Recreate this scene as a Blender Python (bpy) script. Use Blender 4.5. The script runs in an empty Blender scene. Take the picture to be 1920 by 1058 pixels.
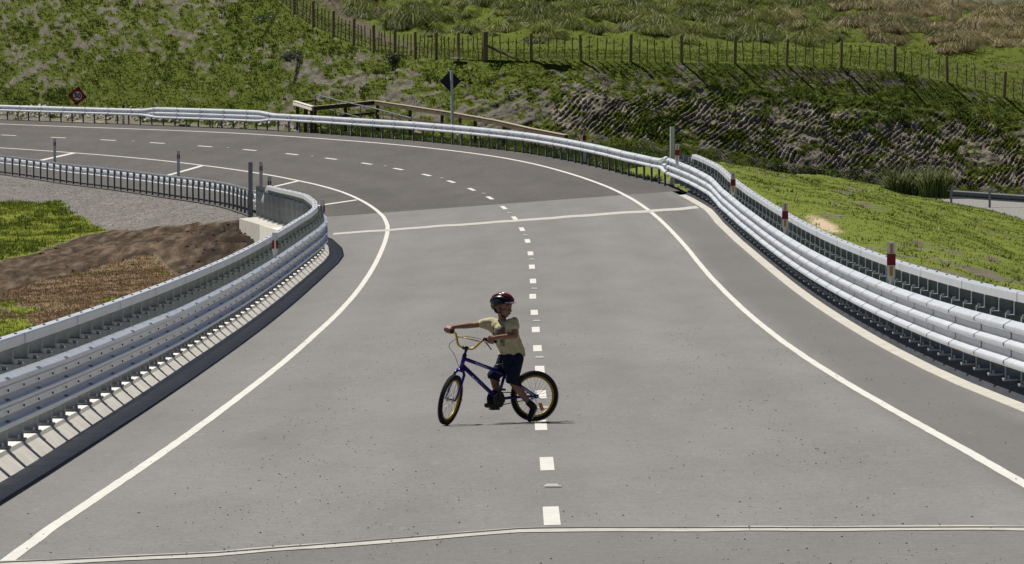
import bpy, bmesh, math, random
import numpy as np
from mathutils import Vector, Matrix
scene = bpy.context.scene
R_ = math.radians
rnd = random.Random(7)
rng = np.random.default_rng(11)
ZC = 10.0                                   # eye height of the camera in the world

# ------------------------------------------------------------------ camera, sky, sun, exposure
cam_d = bpy.data.cameras.new('camera'); cam = bpy.data.objects.new('camera', cam_d)
scene.collection.objects.link(cam); scene.camera = cam
cam_d.sensor_width = 36.0; cam_d.lens = 14000.0/1920.0*36.0
cam_d.clip_start = 1.0; cam_d.clip_end = 20000.0
PITCH = math.atan(529/14000.0)
cam.location = (0, 0, ZC); cam.rotation_euler = (math.pi/2-PITCH, 0, 0)
SUN = Vector((-0.50, 0.38, 1.0)).normalized()
w = bpy.data.worlds.new('World'); scene.world = w; w.use_nodes = True
nt = w.node_tree; bg = nt.nodes['Background']
sky = nt.nodes.new('ShaderNodeTexSky'); sky.sky_type = 'NISHITA'; sky.sun_disc = False
sky.sun_elevation = math.asin(SUN.z); sky.sun_rotation = math.atan2(SUN.x, SUN.y)
sky.altitude = 50; sky.air_density = 0.24; sky.dust_density = 0.06
nt.links.new(sky.outputs[0], bg.inputs[0]); bg.inputs[1].default_value = 0.05
sd = bpy.data.lights.new('sun', 'SUN'); sd.energy = 5.0; sd.angle = R_(0.53); sd.color = (1.0, 0.955, 0.88)
so = bpy.data.objects.new('sun', sd); scene.collection.objects.link(so)
so.rotation_euler = (-SUN).to_track_quat('-Z', 'Y').to_euler(); so.location = (-40, 60, 90)
scene.view_settings.view_transform = 'Standard'; scene.view_settings.look = 'None'
scene.view_settings.exposure = 0.28; scene.view_settings.gamma = 1.0
scene.render.engine = 'CYCLES'
scene.cycles.max_bounces = 5; scene.cycles.diffuse_bounces = 2; scene.cycles.glossy_bounces = 2
scene.cycles.transmission_bounces = 2; scene.cycles.use_denoising = True

# ------------------------------------------------------------------ helpers
def link(o, parent=None):
    scene.collection.objects.link(o)
    if parent is not None: o.parent = parent
    return o
def tag(o, label=None, cat=None, group=None, kind=None):
    if label: o['label'] = label
    if cat: o['category'] = cat
    if group: o['group'] = group
    if kind: o['kind'] = kind
    return o
def empty(name, loc=(0, 0, 0), mat=None):
    o = bpy.data.objects.new(name, None); o.empty_display_size = 0.2
    if mat is not None: o.matrix_world = mat
    else: o.location = loc
    link(o); bpy.context.view_layer.update(); return o
class MB:
    """collects shapes of one mesh"""
    def __init__(s): s.V = []; s.F = []; s.M = []
    def add(s, V, F, m=0):
        n = len(s.V); s.V += [tuple(map(float, v)) for v in V]
        for f in F: s.F.append(tuple(i+n for i in f)); s.M.append(m)
    def box(s, c, d, m=0, rot=None):
        c = Vector(c); hx, hy, hz = d[0]/2, d[1]/2, d[2]/2
        P = [Vector((x, y, z)) for x in (-hx, hx) for y in (-hy, hy) for z in (-hz, hz)]
        if rot is not None: P = [rot @ p for p in P]
        s.add([c+p for p in P], [(0, 1, 3, 2), (4, 6, 7, 5), (0, 4, 5, 1), (2, 3, 7, 6), (0, 2, 6, 4), (1, 5, 7, 3)], m)
    def beam(s, a, b, wx, wz, m=0, up=(0, 0, 1)):
        a = Vector(a); b = Vector(b); d = (b-a); L = d.length; d.normalize(); up = Vector(up)
        x = d.cross(up).normalized(); z = x.cross(d)
        rot = Matrix((x, d, z)).transposed()
        s.box((a+b)/2, (wx, L, wz), m, rot)
    def tube(s, P, r, n=8, m=0, closed=False):
        P = [Vector(p) for p in P]; k = len(P)
        rr = r if hasattr(r, '__len__') else [r]*k
        V = []; F = []; prev = None
        for i, p in enumerate(P):
            t = (P[(i+1) % k]-P[i-1]) if closed else (P[min(i+1, k-1)]-P[max(i-1, 0)])
            if t.length < 1e-9: t = Vector((0, 0, 1))
            t.normalize()
            if prev is None:
                a = t.orthogonal().normalized()
            else:
                a = (prev-t*prev.dot(t))
                a = a.normalized() if a.length > 1e-6 else t.orthogonal().normalized()
            prev = a; b = t.cross(a)
            V += [p+(a*math.cos(q)+b*math.sin(q))*rr[i] for q in [2*math.pi*j/n for j in range(n)]]
        for i in range(k if closed else k-1):
            for j in range(n):
                i2 = (i+1) % k
                F.append((i*n+j, i*n+(j+1) % n, i2*n+(j+1) % n, i2*n+j))
        if not closed:
            F.append(tuple(range(n))[::-1]); F.append(tuple((k-1)*n+j for j in range(n)))
        s.add(V, F, m)
    def ball(s, c, r, n=10, m=0, M=None):
        c = Vector(c); r = (r, r, r) if not hasattr(r, '__len__') else r
        V = []; F = []; h = n//2+1
        for i in range(h+1):
            a = math.pi*i/h
            for j in range(n):
                b = 2*math.pi*j/n
                p = Vector((r[0]*math.sin(a)*math.cos(b), r[1]*math.sin(a)*math.sin(b), r[2]*math.cos(a)))
                V.append(c+(M @ p if M is not None else p))
        for i in range(h):
            for j in range(n): F.append((i*n+j, (i+1)*n+j, (i+1)*n+(j+1) % n, i*n+(j+1) % n))
        s.add(V, F, m)
    def sections(s, secs, closed=True, caps=True, m=0):
        n = len(secs[0]); V = [p for q in secs for p in q]; F = []
        for i in range(len(secs)-1):
            for j in range(n if closed else n-1):
                F.append((i*n+j, i*n+(j+1) % n, (i+1)*n+(j+1) % n, (i+1)*n+j))
        if caps and closed:
            F.append(tuple(range(n))[::-1]); F.append(tuple((len(secs)-1)*n+j for j in range(n)))
        s.add(V, F, m)
    def mesh(s, name, mats, smooth=False):
        me = bpy.data.meshes.new(name); me.from_pydata(s.V, [], s.F)
        for mm in (mats if isinstance(mats, (list, tuple)) else [mats]): me.materials.append(mm)
        me.polygons.foreach_set('material_index', s.M)
        if smooth: me.polygons.foreach_set('use_smooth', [True]*len(s.F))
        bm = bmesh.new(); bm.from_mesh(me); bmesh.ops.recalc_face_normals(bm, faces=bm.faces); bm.to_mesh(me); bm.free()
        me.update(); return me
    def build(s, name, mats, parent=None, smooth=False):
        return link(bpy.data.objects.new(name, s.mesh(name, mats, smooth)), parent)
def grid_mesh(name, P, mat, attrs=None, smooth=True, parent=None):
    """P: (rows, cols, 3) array -> one sheet"""
    r, c, _ = P.shape; me = bpy.data.meshes.new(name)
    me.vertices.add(r*c); me.vertices.foreach_set('co', np.ascontiguousarray(P.reshape(-1), dtype=np.float32))
    i = np.arange(r*c).reshape(r, c)
    q = np.stack([i[:-1, :-1], i[:-1, 1:], i[1:, 1:], i[1:, :-1]], -1).reshape(-1, 4)
    # upward-facing
    a = P.reshape(-1, 3); nz = np.cross(a[q[0, 1]]-a[q[0, 0]], a[q[0, 3]]-a[q[0, 0]])[2]
    if nz < 0: q = q[:, ::-1]
    n = len(q); me.loops.add(n*4); me.polygons.add(n)
    me.loops.foreach_set('vertex_index', q.reshape(-1).astype(np.int32))
    me.polygons.foreach_set('loop_start', np.arange(0, n*4, 4, dtype=np.int32))
    me.polygons.foreach_set('loop_total', np.full(n, 4, dtype=np.int32))
    me.polygons.foreach_set('use_smooth', np.full(n, smooth))
    me.update(calc_edges=True); me.materials.append(mat)
    for k, v in (attrs or {}).items():
        at = me.attributes.new(k, 'FLOAT', 'POINT'); at.data.foreach_set('value', np.ascontiguousarray(v.reshape(-1), dtype=np.float32))
    return link(bpy.data.objects.new(name, me), parent)
def tri_mesh(name, V, mat, col=None):
    """V: (n,3,3) loose triangles, col: (n,3) colour per triangle"""
    n = len(V); me = bpy.data.meshes.new(name); me.vertices.add(n*3)
    me.vertices.foreach_set('co', np.ascontiguousarray(V.reshape(-1), dtype=np.float32))
    me.loops.add(n*3); me.polygons.add(n)
    me.loops.foreach_set('vertex_index', np.arange(n*3, dtype=np.int32))
    me.polygons.foreach_set('loop_start', np.arange(0, n*3, 3, dtype=np.int32))
    me.polygons.foreach_set('loop_total', np.full(n, 3, dtype=np.int32))
    me.update(calc_edges=True); me.materials.append(mat)
    if col is not None:
        at = me.attributes.new('tint', 'FLOAT_COLOR', 'POINT')
        c4 = np.ones((n*3, 4), np.float32); c4[:, :3] = np.repeat(col, 3, axis=0); at.data.foreach_set('color', c4.reshape(-1))
    return link(bpy.data.objects.new(name, me))
def _h(ix, iy, seed):
    n = (ix.astype(np.int64)*374761393+iy.astype(np.int64)*668265263+seed*1442695041) & 0xffffffff
    n = ((n ^ (n >> 13))*1274126177) & 0xffffffff
    return ((n ^ (n >> 16)) & 0xffff)/65535.0
def vnoise(x, y, seed=0):
    ix = np.floor(x); iy = np.floor(y); fx = x-ix; fy = y-iy
    fx = fx*fx*(3-2*fx); fy = fy*fy*(3-2*fy)
    return (_h(ix, iy, seed)*(1-fx)+_h(ix+1, iy, seed)*fx)*(1-fy)+(_h(ix, iy+1, seed)*(1-fx)+_h(ix+1, iy+1, seed)*fx)*fy
def fbm(x, y, seed=0, o=4):
    t = 0; a = .5; s = 0
    for k in range(o): t = t+a*vnoise(x*2**k+17.3*k, y*2**k+9.1*k, seed+k); s += a; a *= .55
    return t/s
def sstep(a, b, x):
    t = np.clip((x-a)/(b-a), 0, 1); return t*t*(3-2*t)

# ------------------------------------------------------------------ materials
def mat(name, col, rough=0.7, metal=0.0, spec=0.3):
    m = bpy.data.materials.new(name); m.use_nodes = True; b = m.node_tree.nodes['Principled BSDF']
    b.inputs['Base Color'].default_value = (*col, 1); b.inputs['Roughness'].default_value = rough
    b.inputs['Metallic'].default_value = metal; b.inputs['Specular IOR Level'].default_value = spec
    return m
class NT:
    """short way of writing a node tree"""
    def __init__(s, m): s.m = m; s.t = m.node_tree; s.b = s.t.nodes['Principled BSDF']
    def n(s, typ, **k):
        x = s.t.nodes.new('ShaderNode'+typ)
        for a, v in k.items(): setattr(x, a, v)
        return x
    def l(s, a, b): s.t.links.new(a, b)
    def obj(s, scale=(1, 1, 1)):
        if not hasattr(s, '_tc'): s._tc = s.n('TexCoord')
        mp = s.n('Mapping'); mp.inputs['Scale'].default_value = scale; s.l(s._tc.outputs['Object'], mp.inputs[0]); return mp.outputs[0]
    def noise(s, scale, detail=4, vec=None, rough=.6):
        x = s.n('TexNoise'); x.inputs['Scale'].default_value = scale; x.inputs['Detail'].default_value = detail; x.inputs['Roughness'].default_value = rough
        s.l(vec if vec is not None else s.obj(), x.inputs['Vector']); return x.outputs['Fac']
    def attr(s, name, out='Fac'):
        x = s.n('Attribute'); x.attribute_name = name; return x.outputs[out]
    def ramp(s, fac, stops):
        x = s.n('ValToRGB'); e = x.color_ramp.elements
        while len(e) < len(stops): e.new(.5)
        for i, (p, c) in enumerate(stops): e[i].position = p; e[i].color = (*c, 1) if hasattr(c, '__len__') else (c, c, c, 1)
        s.l(fac, x.inputs[0]); return x.outputs[0]
    def mix(s, fac, a, b, mode='MIX'):
        x = s.n('Mix', data_type='RGBA', blend_type=mode)
        for v, i in ((fac, 0), (a, 6), (b, 7)):
            if hasattr(v, 'links'): s.l(v, x.inputs[i])
            elif i == 0: x.inputs[0].default_value = v
            else: x.inputs[i].default_value = (*v, 1)
        return x.outputs[2]
    def math(s, op, a, b=0.0, clamp=False):
        x = s.n('Math', operation=op, use_clamp=clamp)
        for v, i in ((a, 0), (b, 1)):
            if hasattr(v, 'links'): s.l(v, x.inputs[i])
            else: x.inputs[i].default_value = v
        return x.outputs[0]
    def color(s, c): s.l(c, s.b.inputs['Base Color'])
    def bump(s, h, strength=.4, dist=.02):
        x = s.n('Bump'); x.inputs['Strength'].default_value = strength; x.inputs['Distance'].default_value = dist
        s.l(h, x.inputs['Height']); s.l(x.outputs[0], s.b.inputs['Normal'])
def noisy(name, a, b, scale, rough=.8, metal=0, spec=.3, bump=0, dist=.01, detail=5, vs=(1, 1, 1)):
    m = mat(name, a, rough, metal, spec); k = NT(m); f = k.noise(scale, detail, k.obj(vs))
    k.color(k.ramp(f, [(.3, a), (.7, b)]))
    if bump: k.bump(f, bump, dist)
    return m
M = {}
def asphalt(name, dark, light, grain, shoulder):
    m = mat(name, light, .92, 0, .12); k = NT(m)
    fine = k.noise(grain, 3); mid = k.noise(1.3, 4, k.obj((1, .12, 1))); big = k.noise(.35, 3, k.obj((1, .25, 1)))
    base = k.ramp(fine, [(.3, dark), (.7, light)])
    base = k.mix(k.math('MULTIPLY', k.ramp(mid, [(.35, 0.), (.75, 1.)]), .28), base, tuple(.72*x for x in dark))
    base = k.mix(k.math('MULTIPLY', k.ramp(big, [(.3, 0.), (.7, 1.)]), .22), base, tuple(1.18*x for x in light))
    base = k.mix(k.attr('wear'), base, shoulder)
    vo = k.n('TexVoronoi'); vo.inputs['Scale'].default_value = grain*1.1; k.l(k.obj(), vo.inputs['Vector']); base = k.mix(k.math('MULTIPLY', k.ramp(vo.outputs['Distance'], [(.10, 1.), (.28, 0.)]), .30), base, tuple(1.5*x for x in light))
    base = k.mix(k.math('MULTIPLY', k.ramp(k.noise(grain*.22, 4), [(.40, 0.), (.62, 1.)]), .16), base, tuple(.6*x for x in dark))
    st = k.ramp(k.noise(7, 2, k.obj((1, .1, 1))), [(.70, 0.), (.78, 1.)])
    base = k.mix(k.math('MULTIPLY', st, .25), base, (.34, .33, .31))
    k.color(base); k.bump(fine, .5, .006); return m
M['deck'] = asphalt('deck_asphalt', (.130, .127, .124), (.26, .255, .249), 34, (.098, .095, .092))
M['chip'] = asphalt('chipseal', (.052, .049, .047), (.150, .142, .136), 15, (.075, .07, .066))
M['paint'] = noisy('road_paint', (.66, .65, .60), (.82, .81, .77), 9, .6)
k = NT(M['paint']); sp = k.ramp(k.noise(30, 4), [(.60, 0.), (.70, 1.)]); bl = k.ramp(k.noise(1.7, 5, k.obj((1, .3, 1))), [(.42, 0.), (.72, 1.)]); wr = k.mix(k.math('MULTIPLY', bl, .22), k.ramp(k.noise(9, 4), [(.3, (.54, .53, .49)), (.7, (.70, .69, .65))]), (.40, .39, .36)); wr = k.mix(k.math('MULTIPLY', sp, .55), wr, (.30, .29, .27)); k.color(wr)
M['joint'] = noisy('joint_sealant', (.34, .33, .31), (.52, .51, .47), 8, .7)
M['joint_dark'] = mat('joint_gap', (.05, .05, .05), .8)
M['concrete'] = noisy('concrete', (.38, .365, .325), (.52, .50, .45), 3.5, .85, 0, .2, .15, .01)
M['kerb'] = noisy('kerb_concrete', (.60, .575, .52), (.78, .75, .68), 3.5, .85, 0, .2, .15, .01)
M['kerb_dark'] = noisy('kerb_dark_grey', (.018, .021, .026), (.040, .044, .052), 2.2, .75, 0, .25, .1, .01, 5, (3, .25, 3))  # dark blue-grey colour for the slope and top of the right kerb
def galv(name, a, b, rough, metal, sc=6):
    m = mat(name, a, rough, metal, .5); k = NT(m)
    f = k.noise(sc, 5); g = k.noise(1.1, 3, k.obj((1, .35, 1)))
    c = k.ramp(f, [(.3, a), (.7, b)]); c = k.mix(k.math('MULTIPLY', g, .55), c, tuple(.70*x for x in a)); st = k.ramp(k.noise(3.5, 4, k.obj((1, .5, .3))), [(.60, 0.), (.74, 1.)]); c = k.mix(k.math('MULTIPLY', st, .35), c, tuple(.5*x for x in a)); k.color(c)
    r = k.n('MapRange'); k.l(f, r.inputs[0]); r.inputs[3].default_value = rough-.07; r.inputs[4].default_value = rough+.1; k.l(r.outputs[0], k.b.inputs['Roughness'])
    return m
M['galv'] = galv('galvanised_rail', (.74, .775, .82), (.88, .90, .93), .30, .42)
M['galv_post'] = galv('galvanised_post', (.27, .30, .32), (.42, .45, .47), .5, .35)
M['steel_dark'] = mat('weathered_post', (.24, .26, .28), .6, .3)
M['seam'] = mat('seam_shadow_steel', (.035, .04, .05), .6, .5)
M['white'] = mat('white_plastic', (.74, .74, .76), .5)
M['red'] = mat('red_reflective', (.24, .008, .015), .35)
M['orange'] = mat('amber_reflective', (.55, .25, .03), .4)
M['signblack'] = mat('sign_black', (.012, .014, .02), .5)
M['signred'] = mat('sign_red', (.32, .01, .02), .45)
M['signwhite'] = mat('sign_white', (.75, .76, .8), .5)
M['signback'] = noisy('sign_back', (.012, .018, .028), (.025, .032, .045), 5, .6)
M['timber'] = noisy('fence_timber', (.15, .115, .06), (.28, .22, .125), 6, .85, 0, .2, .2, .01, 5, (1, 1, .15))
M['railtimber'] = noisy('rail_timber', (.055, .042, .027), (.13, .10, .065), 5, .85, 0, .2, .2, .01, 5, (.3, .3, 1))
M['wire'] = mat('fence_wire', (.55, .55, .55), .4, .8)
M['plank'] = noisy('pale_plank', (.55, .50, .42), (.75, .72, .66), 4, .8)
M['rock'] = noisy('pale_rock', (.30, .28, .25), (.58, .55, .50), 3, .9, 0, .2, .6, .05)
M['rockdark'] = noisy('dark_rock', (.07, .065, .06), (.16, .15, .14), 3, .9, 0, .2, .6, .05)
def leafmat(name, trans=.28, rough=.55):
    m = bpy.data.materials.new(name); m.use_nodes = True; t = m.node_tree; t.nodes.clear()
    o = t.nodes.new('ShaderNodeOutputMaterial'); a = t.nodes.new('ShaderNodeAttribute'); a.attribute_name = 'tint'
    d = t.nodes.new('ShaderNodeBsdfPrincipled'); d.inputs['Roughness'].default_value = rough; d.inputs['Specular IOR Level'].default_value = .35
    tr = t.nodes.new('ShaderNodeBsdfTranslucent'); mx = t.nodes.new('ShaderNodeMixShader'); mx.inputs[0].default_value = trans
    t.links.new(a.outputs['Color'], d.inputs['Base Color']); t.links.new(a.outputs['Color'], tr.inputs['Color'])
    t.links.new(d.outputs[0], mx.inputs[1]); t.links.new(tr.outputs[0], mx.inputs[2]); t.links.new(mx.outputs[0], o.inputs[0]); return m
M['leaf'] = leafmat('grass_blades')
def soil(name, rockA, rockB, grassA, grassB, dirtA, dirtB):
    m = mat(name, rockA, .95, 0, .1); k = NT(m)
    f1 = k.noise(2.2, 6); f2 = k.noise(9, 5); f3 = k.noise(.7, 4)
    rock = k.ramp(f1, [(.33, rockA), (.66, rockB)]); rock = k.mix(k.math('MULTIPLY', k.attr('earthy'), .75), rock, (.30*rockB[0], .325*rockB[1], .32*rockB[2]))
    grass = k.ramp(f2, [(.32, grassA), (.68, grassB)])
    dirt = k.ramp(f1, [(.3, dirtA), (.7, dirtB)])
    g = k.math('ADD', k.attr('grass'), k.math('MULTIPLY', k.math('SUBTRACT', f2, .5), .9))
    g = k.ramp(g, [(.38, 0.), (.62, 1.)])
    c = k.mix(g, rock, grass); c = k.mix(k.attr('dirt'), c, dirt); k.color(c)
    k.bump(k.math('ADD', f2, k.math('MULTIPLY', f1, .8)), .7, .08); return m
M['hill'] = soil('hill_soil', (.060, .051, .037), (.38, .335, .27), (.042, .062, .008), (.125, .155, .020), (.06, .046, .036), (.14, .11, .085))
M['field'] = soil('field_soil', (.10, .095, .09), (.24, .23, .215), (.07, .10, .015), (.16, .20, .035), (.045, .032, .022), (.13, .09, .055))
M['bank'] = soil('bank_soil', (.09, .08, .055), (.2, .18, .13), (.10, .13, .018), (.18, .22, .04), (.42, .33, .22), (.55, .45, .32))
M['ground'] = noisy('ground_earth', (.06, .07, .03), (.12, .12, .06), .15, .95)
M['farhill'] = noisy('far_pasture', (.055, .065, .04), (.09, .10, .06), .02, .95)
M['gravel'] = noisy('gravel', (.10, .10, .098), (.34, .33, .32), 14, .95, 0, .2, .5, .02)

# ------------------------------------------------------------------ the road's line, measured in the world (X across, Y away)
CP = np.array([(0.289,54.5,-3.769),(0.298,64.497,-4.012),(0.308,74.494,-4.247),(0.318,84.492,-4.47),(0.332,94.489,-4.682),(0.347,104.487,-4.881),(0.36,114.485,-5.062),(0.372,124.484,-5.218),(0.384,134.483,-5.346),(0.398,144.483,-5.446),(0.406,154.483,-5.525),(0.394,164.482,-5.588),(0.343,174.482,-5.637),(0.231,184.482,-5.671),(0.037,194.48,-5.689),(-0.263,204.476,-5.693),(-0.688,214.467,-5.692),(-1.249,224.451,-5.697),(-1.959,234.428,-5.711),(-2.84,244.391,-5.736),(-3.915,254.334,-5.768),(-5.199,264.251,-5.804),(-6.7,274.14,-5.841),(-8.425,283.99,-5.878),(-10.376,293.795,-5.917),(-12.549,303.558,-5.96),(-14.939,313.264,-6.011),(-17.529,322.918,-6.072),(-20.285,332.519,-6.14),(-23.138,342.074,-6.209)])
S_T = np.arange(-75, 460.1, .5)
def _table():
    s0 = np.concatenate([[-90], np.arange(30)*10., [480]])
    h = R_(-17.2); a = CP[0]+np.array([-.09, -90, 2.12]); b = CP[-1]+np.array([190*math.sin(h), 190*math.cos(h), -1.3])
    P = np.vstack([a, CP, b]); out = []
    for j in range(3):
        v = np.interp(np.arange(-88, 475, .5), s0, P[:, j]); kx = np.arange(-24, 25)*.5; kk = np.exp(-(kx/4.5)**2/2); kk /= kk.sum()
        vp = np.concatenate([np.full(24, v[0]), v, np.full(24, v[-1])]); vs = np.convolve(vp, kk, 'valid')
        out.append(np.interp(S_T, np.arange(-88, 475, .5), vs))
    return np.array(out).T
CT = _table(); _d = np.gradient(CT[:, :2], axis=0); _d /= np.linalg.norm(_d, axis=1)[:, None]
def bank(s): return np.interp(np.asarray(s)/10., [0, 5, 10, 12, 14, 17, 20, 23, 29, 40], [.025, .025, .032, .042, .062, .085, .105, .113, .105, .10])
def surf(s, u, h=0.):
    """a point on the road: s metres along, u metres right of the centre line, h above; arrays allowed"""
    s, u, h = np.broadcast_arrays(np.asarray(s, float), np.asarray(u, float), np.asarray(h, float))
    x = np.interp(s, S_T, CT[:, 0]); y = np.interp(s, S_T, CT[:, 1]); z = np.interp(s, S_T, CT[:, 2])
    tx = np.interp(s, S_T, _d[:, 0]); ty = np.interp(s, S_T, _d[:, 1])
    return np.stack([x+ty*u, y-tx*u, z+bank(s)*u+h+ZC], -1)
def frame_at(s, u, h=0., side=1):
    """matrix: X outward from the road, Y along it, Z up"""
    p = surf(s, u, h); tx = float(np.interp(s, S_T, _d[:, 0])); ty = float(np.interp(s, S_T, _d[:, 1]))
    m = Matrix(((ty*side, tx*side, 0, p[0]), (-tx*side, ty*side, 0, p[1]), (0, 0, 1, p[2]), (0, 0, 0, 1))); return m
def at(px, py, d):
    """world point seen in the photograph's direction (px, py) at the surveyed distance d"""
    c, s_ = math.cos(PITCH), math.sin(PITCH); a = (px-960)/14000.; b = -(py-529)/14000.
    return np.array([a/(c+b*s_)*d, d, ZC+(-s_+b*c)/(c+b*s_)*d])
def sheet(name, s, us, h, m, kind='structure'):
    """strip laid on the road; us: function or (u0,u1) arrays"""
    P = np.stack([surf(s, u, h) for u in us], 1); o = grid_mesh(name, P, m); return tag(o, kind=kind)
WL = lambda s: np.interp(s/10., range(30), [3.66,3.59,3.53,3.49,3.45,3.42,3.40,3.36,3.33,3.32,3.33,3.35,3.35,3.32,3.26,3.25,3.30,3.34,3.36,3.40,3.43,3.44,3.44,3.43,3.43,3.46,3.5,3.49,3.47,3.45])
WR = lambda s: np.interp(s/10., range(30), [3.70,3.67,3.61,3.54,3.49,3.46,3.45,3.44,3.44,3.43,3.44,3.46,3.48,3.50,3.53,3.56,3.57,3.55,3.57,3.63,3.66,3.67,3.65,3.61,3.60,3.62,3.65,3.62,3.56,3.5])
def bar_l(s): return np.interp(s, [-60, 60, 75, 90, 101, 108, 114, 121, 131, 136, 143.5, 150, 156, 160], [4.80, 4.80, 4.77, 4.72, 4.66, 4.61, 4.61, 4.76, 5.12, 5.44, 5.98, 6.35, 6.6, 6.72])   # back of the left bridge rail
def bar_r(s): return np.interp(s, [-60, 0, 12, 22, 26, 30, 36, 45, 95, 113, 127, 137, 147, 157, 160], [5.9, 5.22, 5.07, 4.97, 4.92, 4.87, 4.83, 4.81, 4.81, 4.79, 4.86, 5.03, 5.04, 4.99, 4.97])
def wb_r(s): return np.interp(s, [150, 160, 170, 185, 205, 240, 262, 290, 340, 460], [4.97, 4.97, 4.70, 4.62, 4.62, 4.5, 4.72, 4.75, 4.85, 5.2])
def wb_l(s): return np.interp(s, [150, 160, 176, 193, 211, 226, 247, 300, 460], [6.5, 6.66, 7.2, 7.95, 8.5, 8.85, 8.85, 8.9, 9.2])
# ------------------------------------------------------------------ road surface, markings
def road_sheet(name, s0, s1, uL, uR, m, wear):
    t = np.linspace(0, 1, 49); um = -4.6+9.2*t; f = lambda e: e(um) if callable(e) else np.full(49, float(e))
    k = np.linspace(0, 1, int(abs(np.mean(f(s1))-np.mean(f(s0)))*2)+1)[:, None]; s = f(s0)[None]*(1-k)+f(s1)[None]*k
    l = uL(s); r = uR(s); u = l+(r-l)*t[None]; P = surf(s, u)
    return tag(grid_mesh(name, P, m, {'wear': wear(s, u)}), kind='structure')
def wear_deck(s, u):
    n = fbm(u*1.1+3, s*.05, 3)
    r = sstep(3.35, 3.75, u+(n-.5)*.5)*(1-sstep(4.55, 4.66, u+(n-.5)*.1)*.5)*.55
    l = sstep(3.5, 4.3, -u+(n-.5)*.6)*.18
    tr = .10*np.exp(-((np.abs(u)-1.0)/.35)**2)+.10*np.exp(-((np.abs(u)-2.6)/.35)**2)
    return np.clip(r+l+tr*n*2.4+.10*np.exp(-(u/.5)**2), 0, 1)
NJ = [(-5.4, -4.6), (-4.5, -2.29), (-2.05, -.2), (-2.2, .3), (-3.0, 1.7), (-3.7, 3.2), (-4.2, 4.6)]
def nj_s(u): return np.interp(u, [q[1] for q in NJ], [q[0] for q in NJ])
road_sheet('bridge_deck', nj_s, 153.5, lambda s: -(bar_l(s)-.2), lambda s: bar_r(s)-.12, M['deck'], wear_deck)
road_sheet('approach_road', -75, nj_s, lambda s: 0*s-4.65, lambda s: 0*s+4.7, M['deck'], lambda s, u: .22+.3*fbm(u*.8, s*.08, 9)+.3*sstep(3.4, 4.2, np.abs(u)))
def wear_chip(s, u):
    n = fbm(u*.9+3, s*.04, 13)
    return np.clip(.45*np.exp(-((np.abs(u)-1.0)/.4)**2)*n+.45*np.exp(-((np.abs(u)-2.6)/.4)**2)*n+.3*sstep(3.6, 4.4, u), 0, 1)
road_sheet('road', 153.5, 430, lambda s: -(wb_l(s)+.15), lambda s: wb_r(s)+.25, M['chip'], wear_chip)
def ribbon(name, segs, m, h, kind='structure'):
    """several strips as one marking; segs: (s array, u0 array, u1 array)"""
    mb = MB()
    for s, a, b in segs:
        L = surf(s, a, h); R = surf(s, b, h); n = len(s)
        mb.add(np.vstack([L, R]), [(i, i+1, n+i+1, n+i) for i in range(n-1)])
    return tag(mb.build(name, m), kind=kind)
def line(w0, f, s0, s1, jit=.008):
    s = np.arange(s0, s1+.1, .5); e = (vnoise(s*1.3, s*0, 4)-.5)*jit; return (s, f(s)-w0/2+e, f(s)+w0/2+e)
ribbon('edge_line', [line(.105, lambda s: -WL(s), -75, 400)], M['paint'], .0025)
ribbon('edge_line', [line(.105, WR, -75, 400)], M['paint'], .0025)
dj = [0, .004, -.02, .01, .02, .01, .005, 0, -.01, .01, .01, .02, .03, .03, .05, .06, .08, .06, .08, .08, .08, .1, .1, .1, .1, .1, .1, .1, .1, .1]
ribbon('centre_line', [(np.arange(10*i-1.5, 10*i+1.51, .5), np.full(7, (dj[i] if 0 <= i < 30 else .05)-.06), np.full(7, (dj[i] if 0 <= i < 30 else .05)+.06)) for i in range(-6, 40)], M['paint'], .0025)
def cross(pts, wd):
    """line across the road through (s, u) points"""
    u = np.linspace(pts[0][1], pts[-1][1], 40); s = np.interp(u, [p[1] for p in pts], [p[0] for p in pts]); P = []
    return [(s[i:i+2]-wd/2, u[i:i+2], u[i:i+2], s[i:i+2]+wd/2) for i in range(39)]
def crossline(name, pts, wd, m, h):
    mb = MB(); us = np.linspace(pts[0][1], pts[-1][1], 60); ss = np.interp(us, [p[1] for p in pts], [p[0] for p in pts])
    ss = ss+(vnoise(us*2.1, us*0, 8)-.5)*wd*.35
    A = surf(ss-wd/2, us, h); B = surf(ss+wd/2, us, h)
    mb.add(np.vstack([A, B]), [(i, i+1, 61+i-0, 60+i) for i in range(59)])
    return tag(mb.build(name, m), kind='structure')
nj = NJ
crossline('expansion_joint', nj, .7, M['joint'], .005)
crossline('joint_gap', [(s+.12, u) for s, u in nj], .14, M['joint_dark'], .008)
crossline('expansion_joint', [(135.4, -4.67), (136.2, -3), (138.0, 0.2), (138.6, 2.9), (139.4, 4.8)], 1.9, M['joint'], .005)
ribbon('shoulder_hatch', [(np.linspace(a[0], b[0], 12), np.linspace(a[1], b[1], 12)-.0, np.linspace(a[1], b[1], 12)+.0) for a, b in ()], M['paint'], .0025) if False else None
def diag(a, b, wd):
    mb = MB(); s = np.linspace(a[0], b[0], 14); u = np.linspace(a[1], b[1], 14)
    return surf(s-wd/2, u, .0025), surf(s+wd/2, u, .0025)
mb = MB()
for a, b in (((255.1, -5.99), (259.7, -3.52)), ((221.2, -6.11), (229.0, -3.5)), ((192.0, -5.4), (198.9, -3.41)), ((166.0, -5.0), (169.3, -3.43))):
    A, B = diag(a, b, 1.0); mb.add(np.vstack([A, B]), [(i, i+1, 15+i, 14+i) for i in range(13)])
tag(mb.build('shoulder_hatch', M['paint']), kind='structure')

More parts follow.
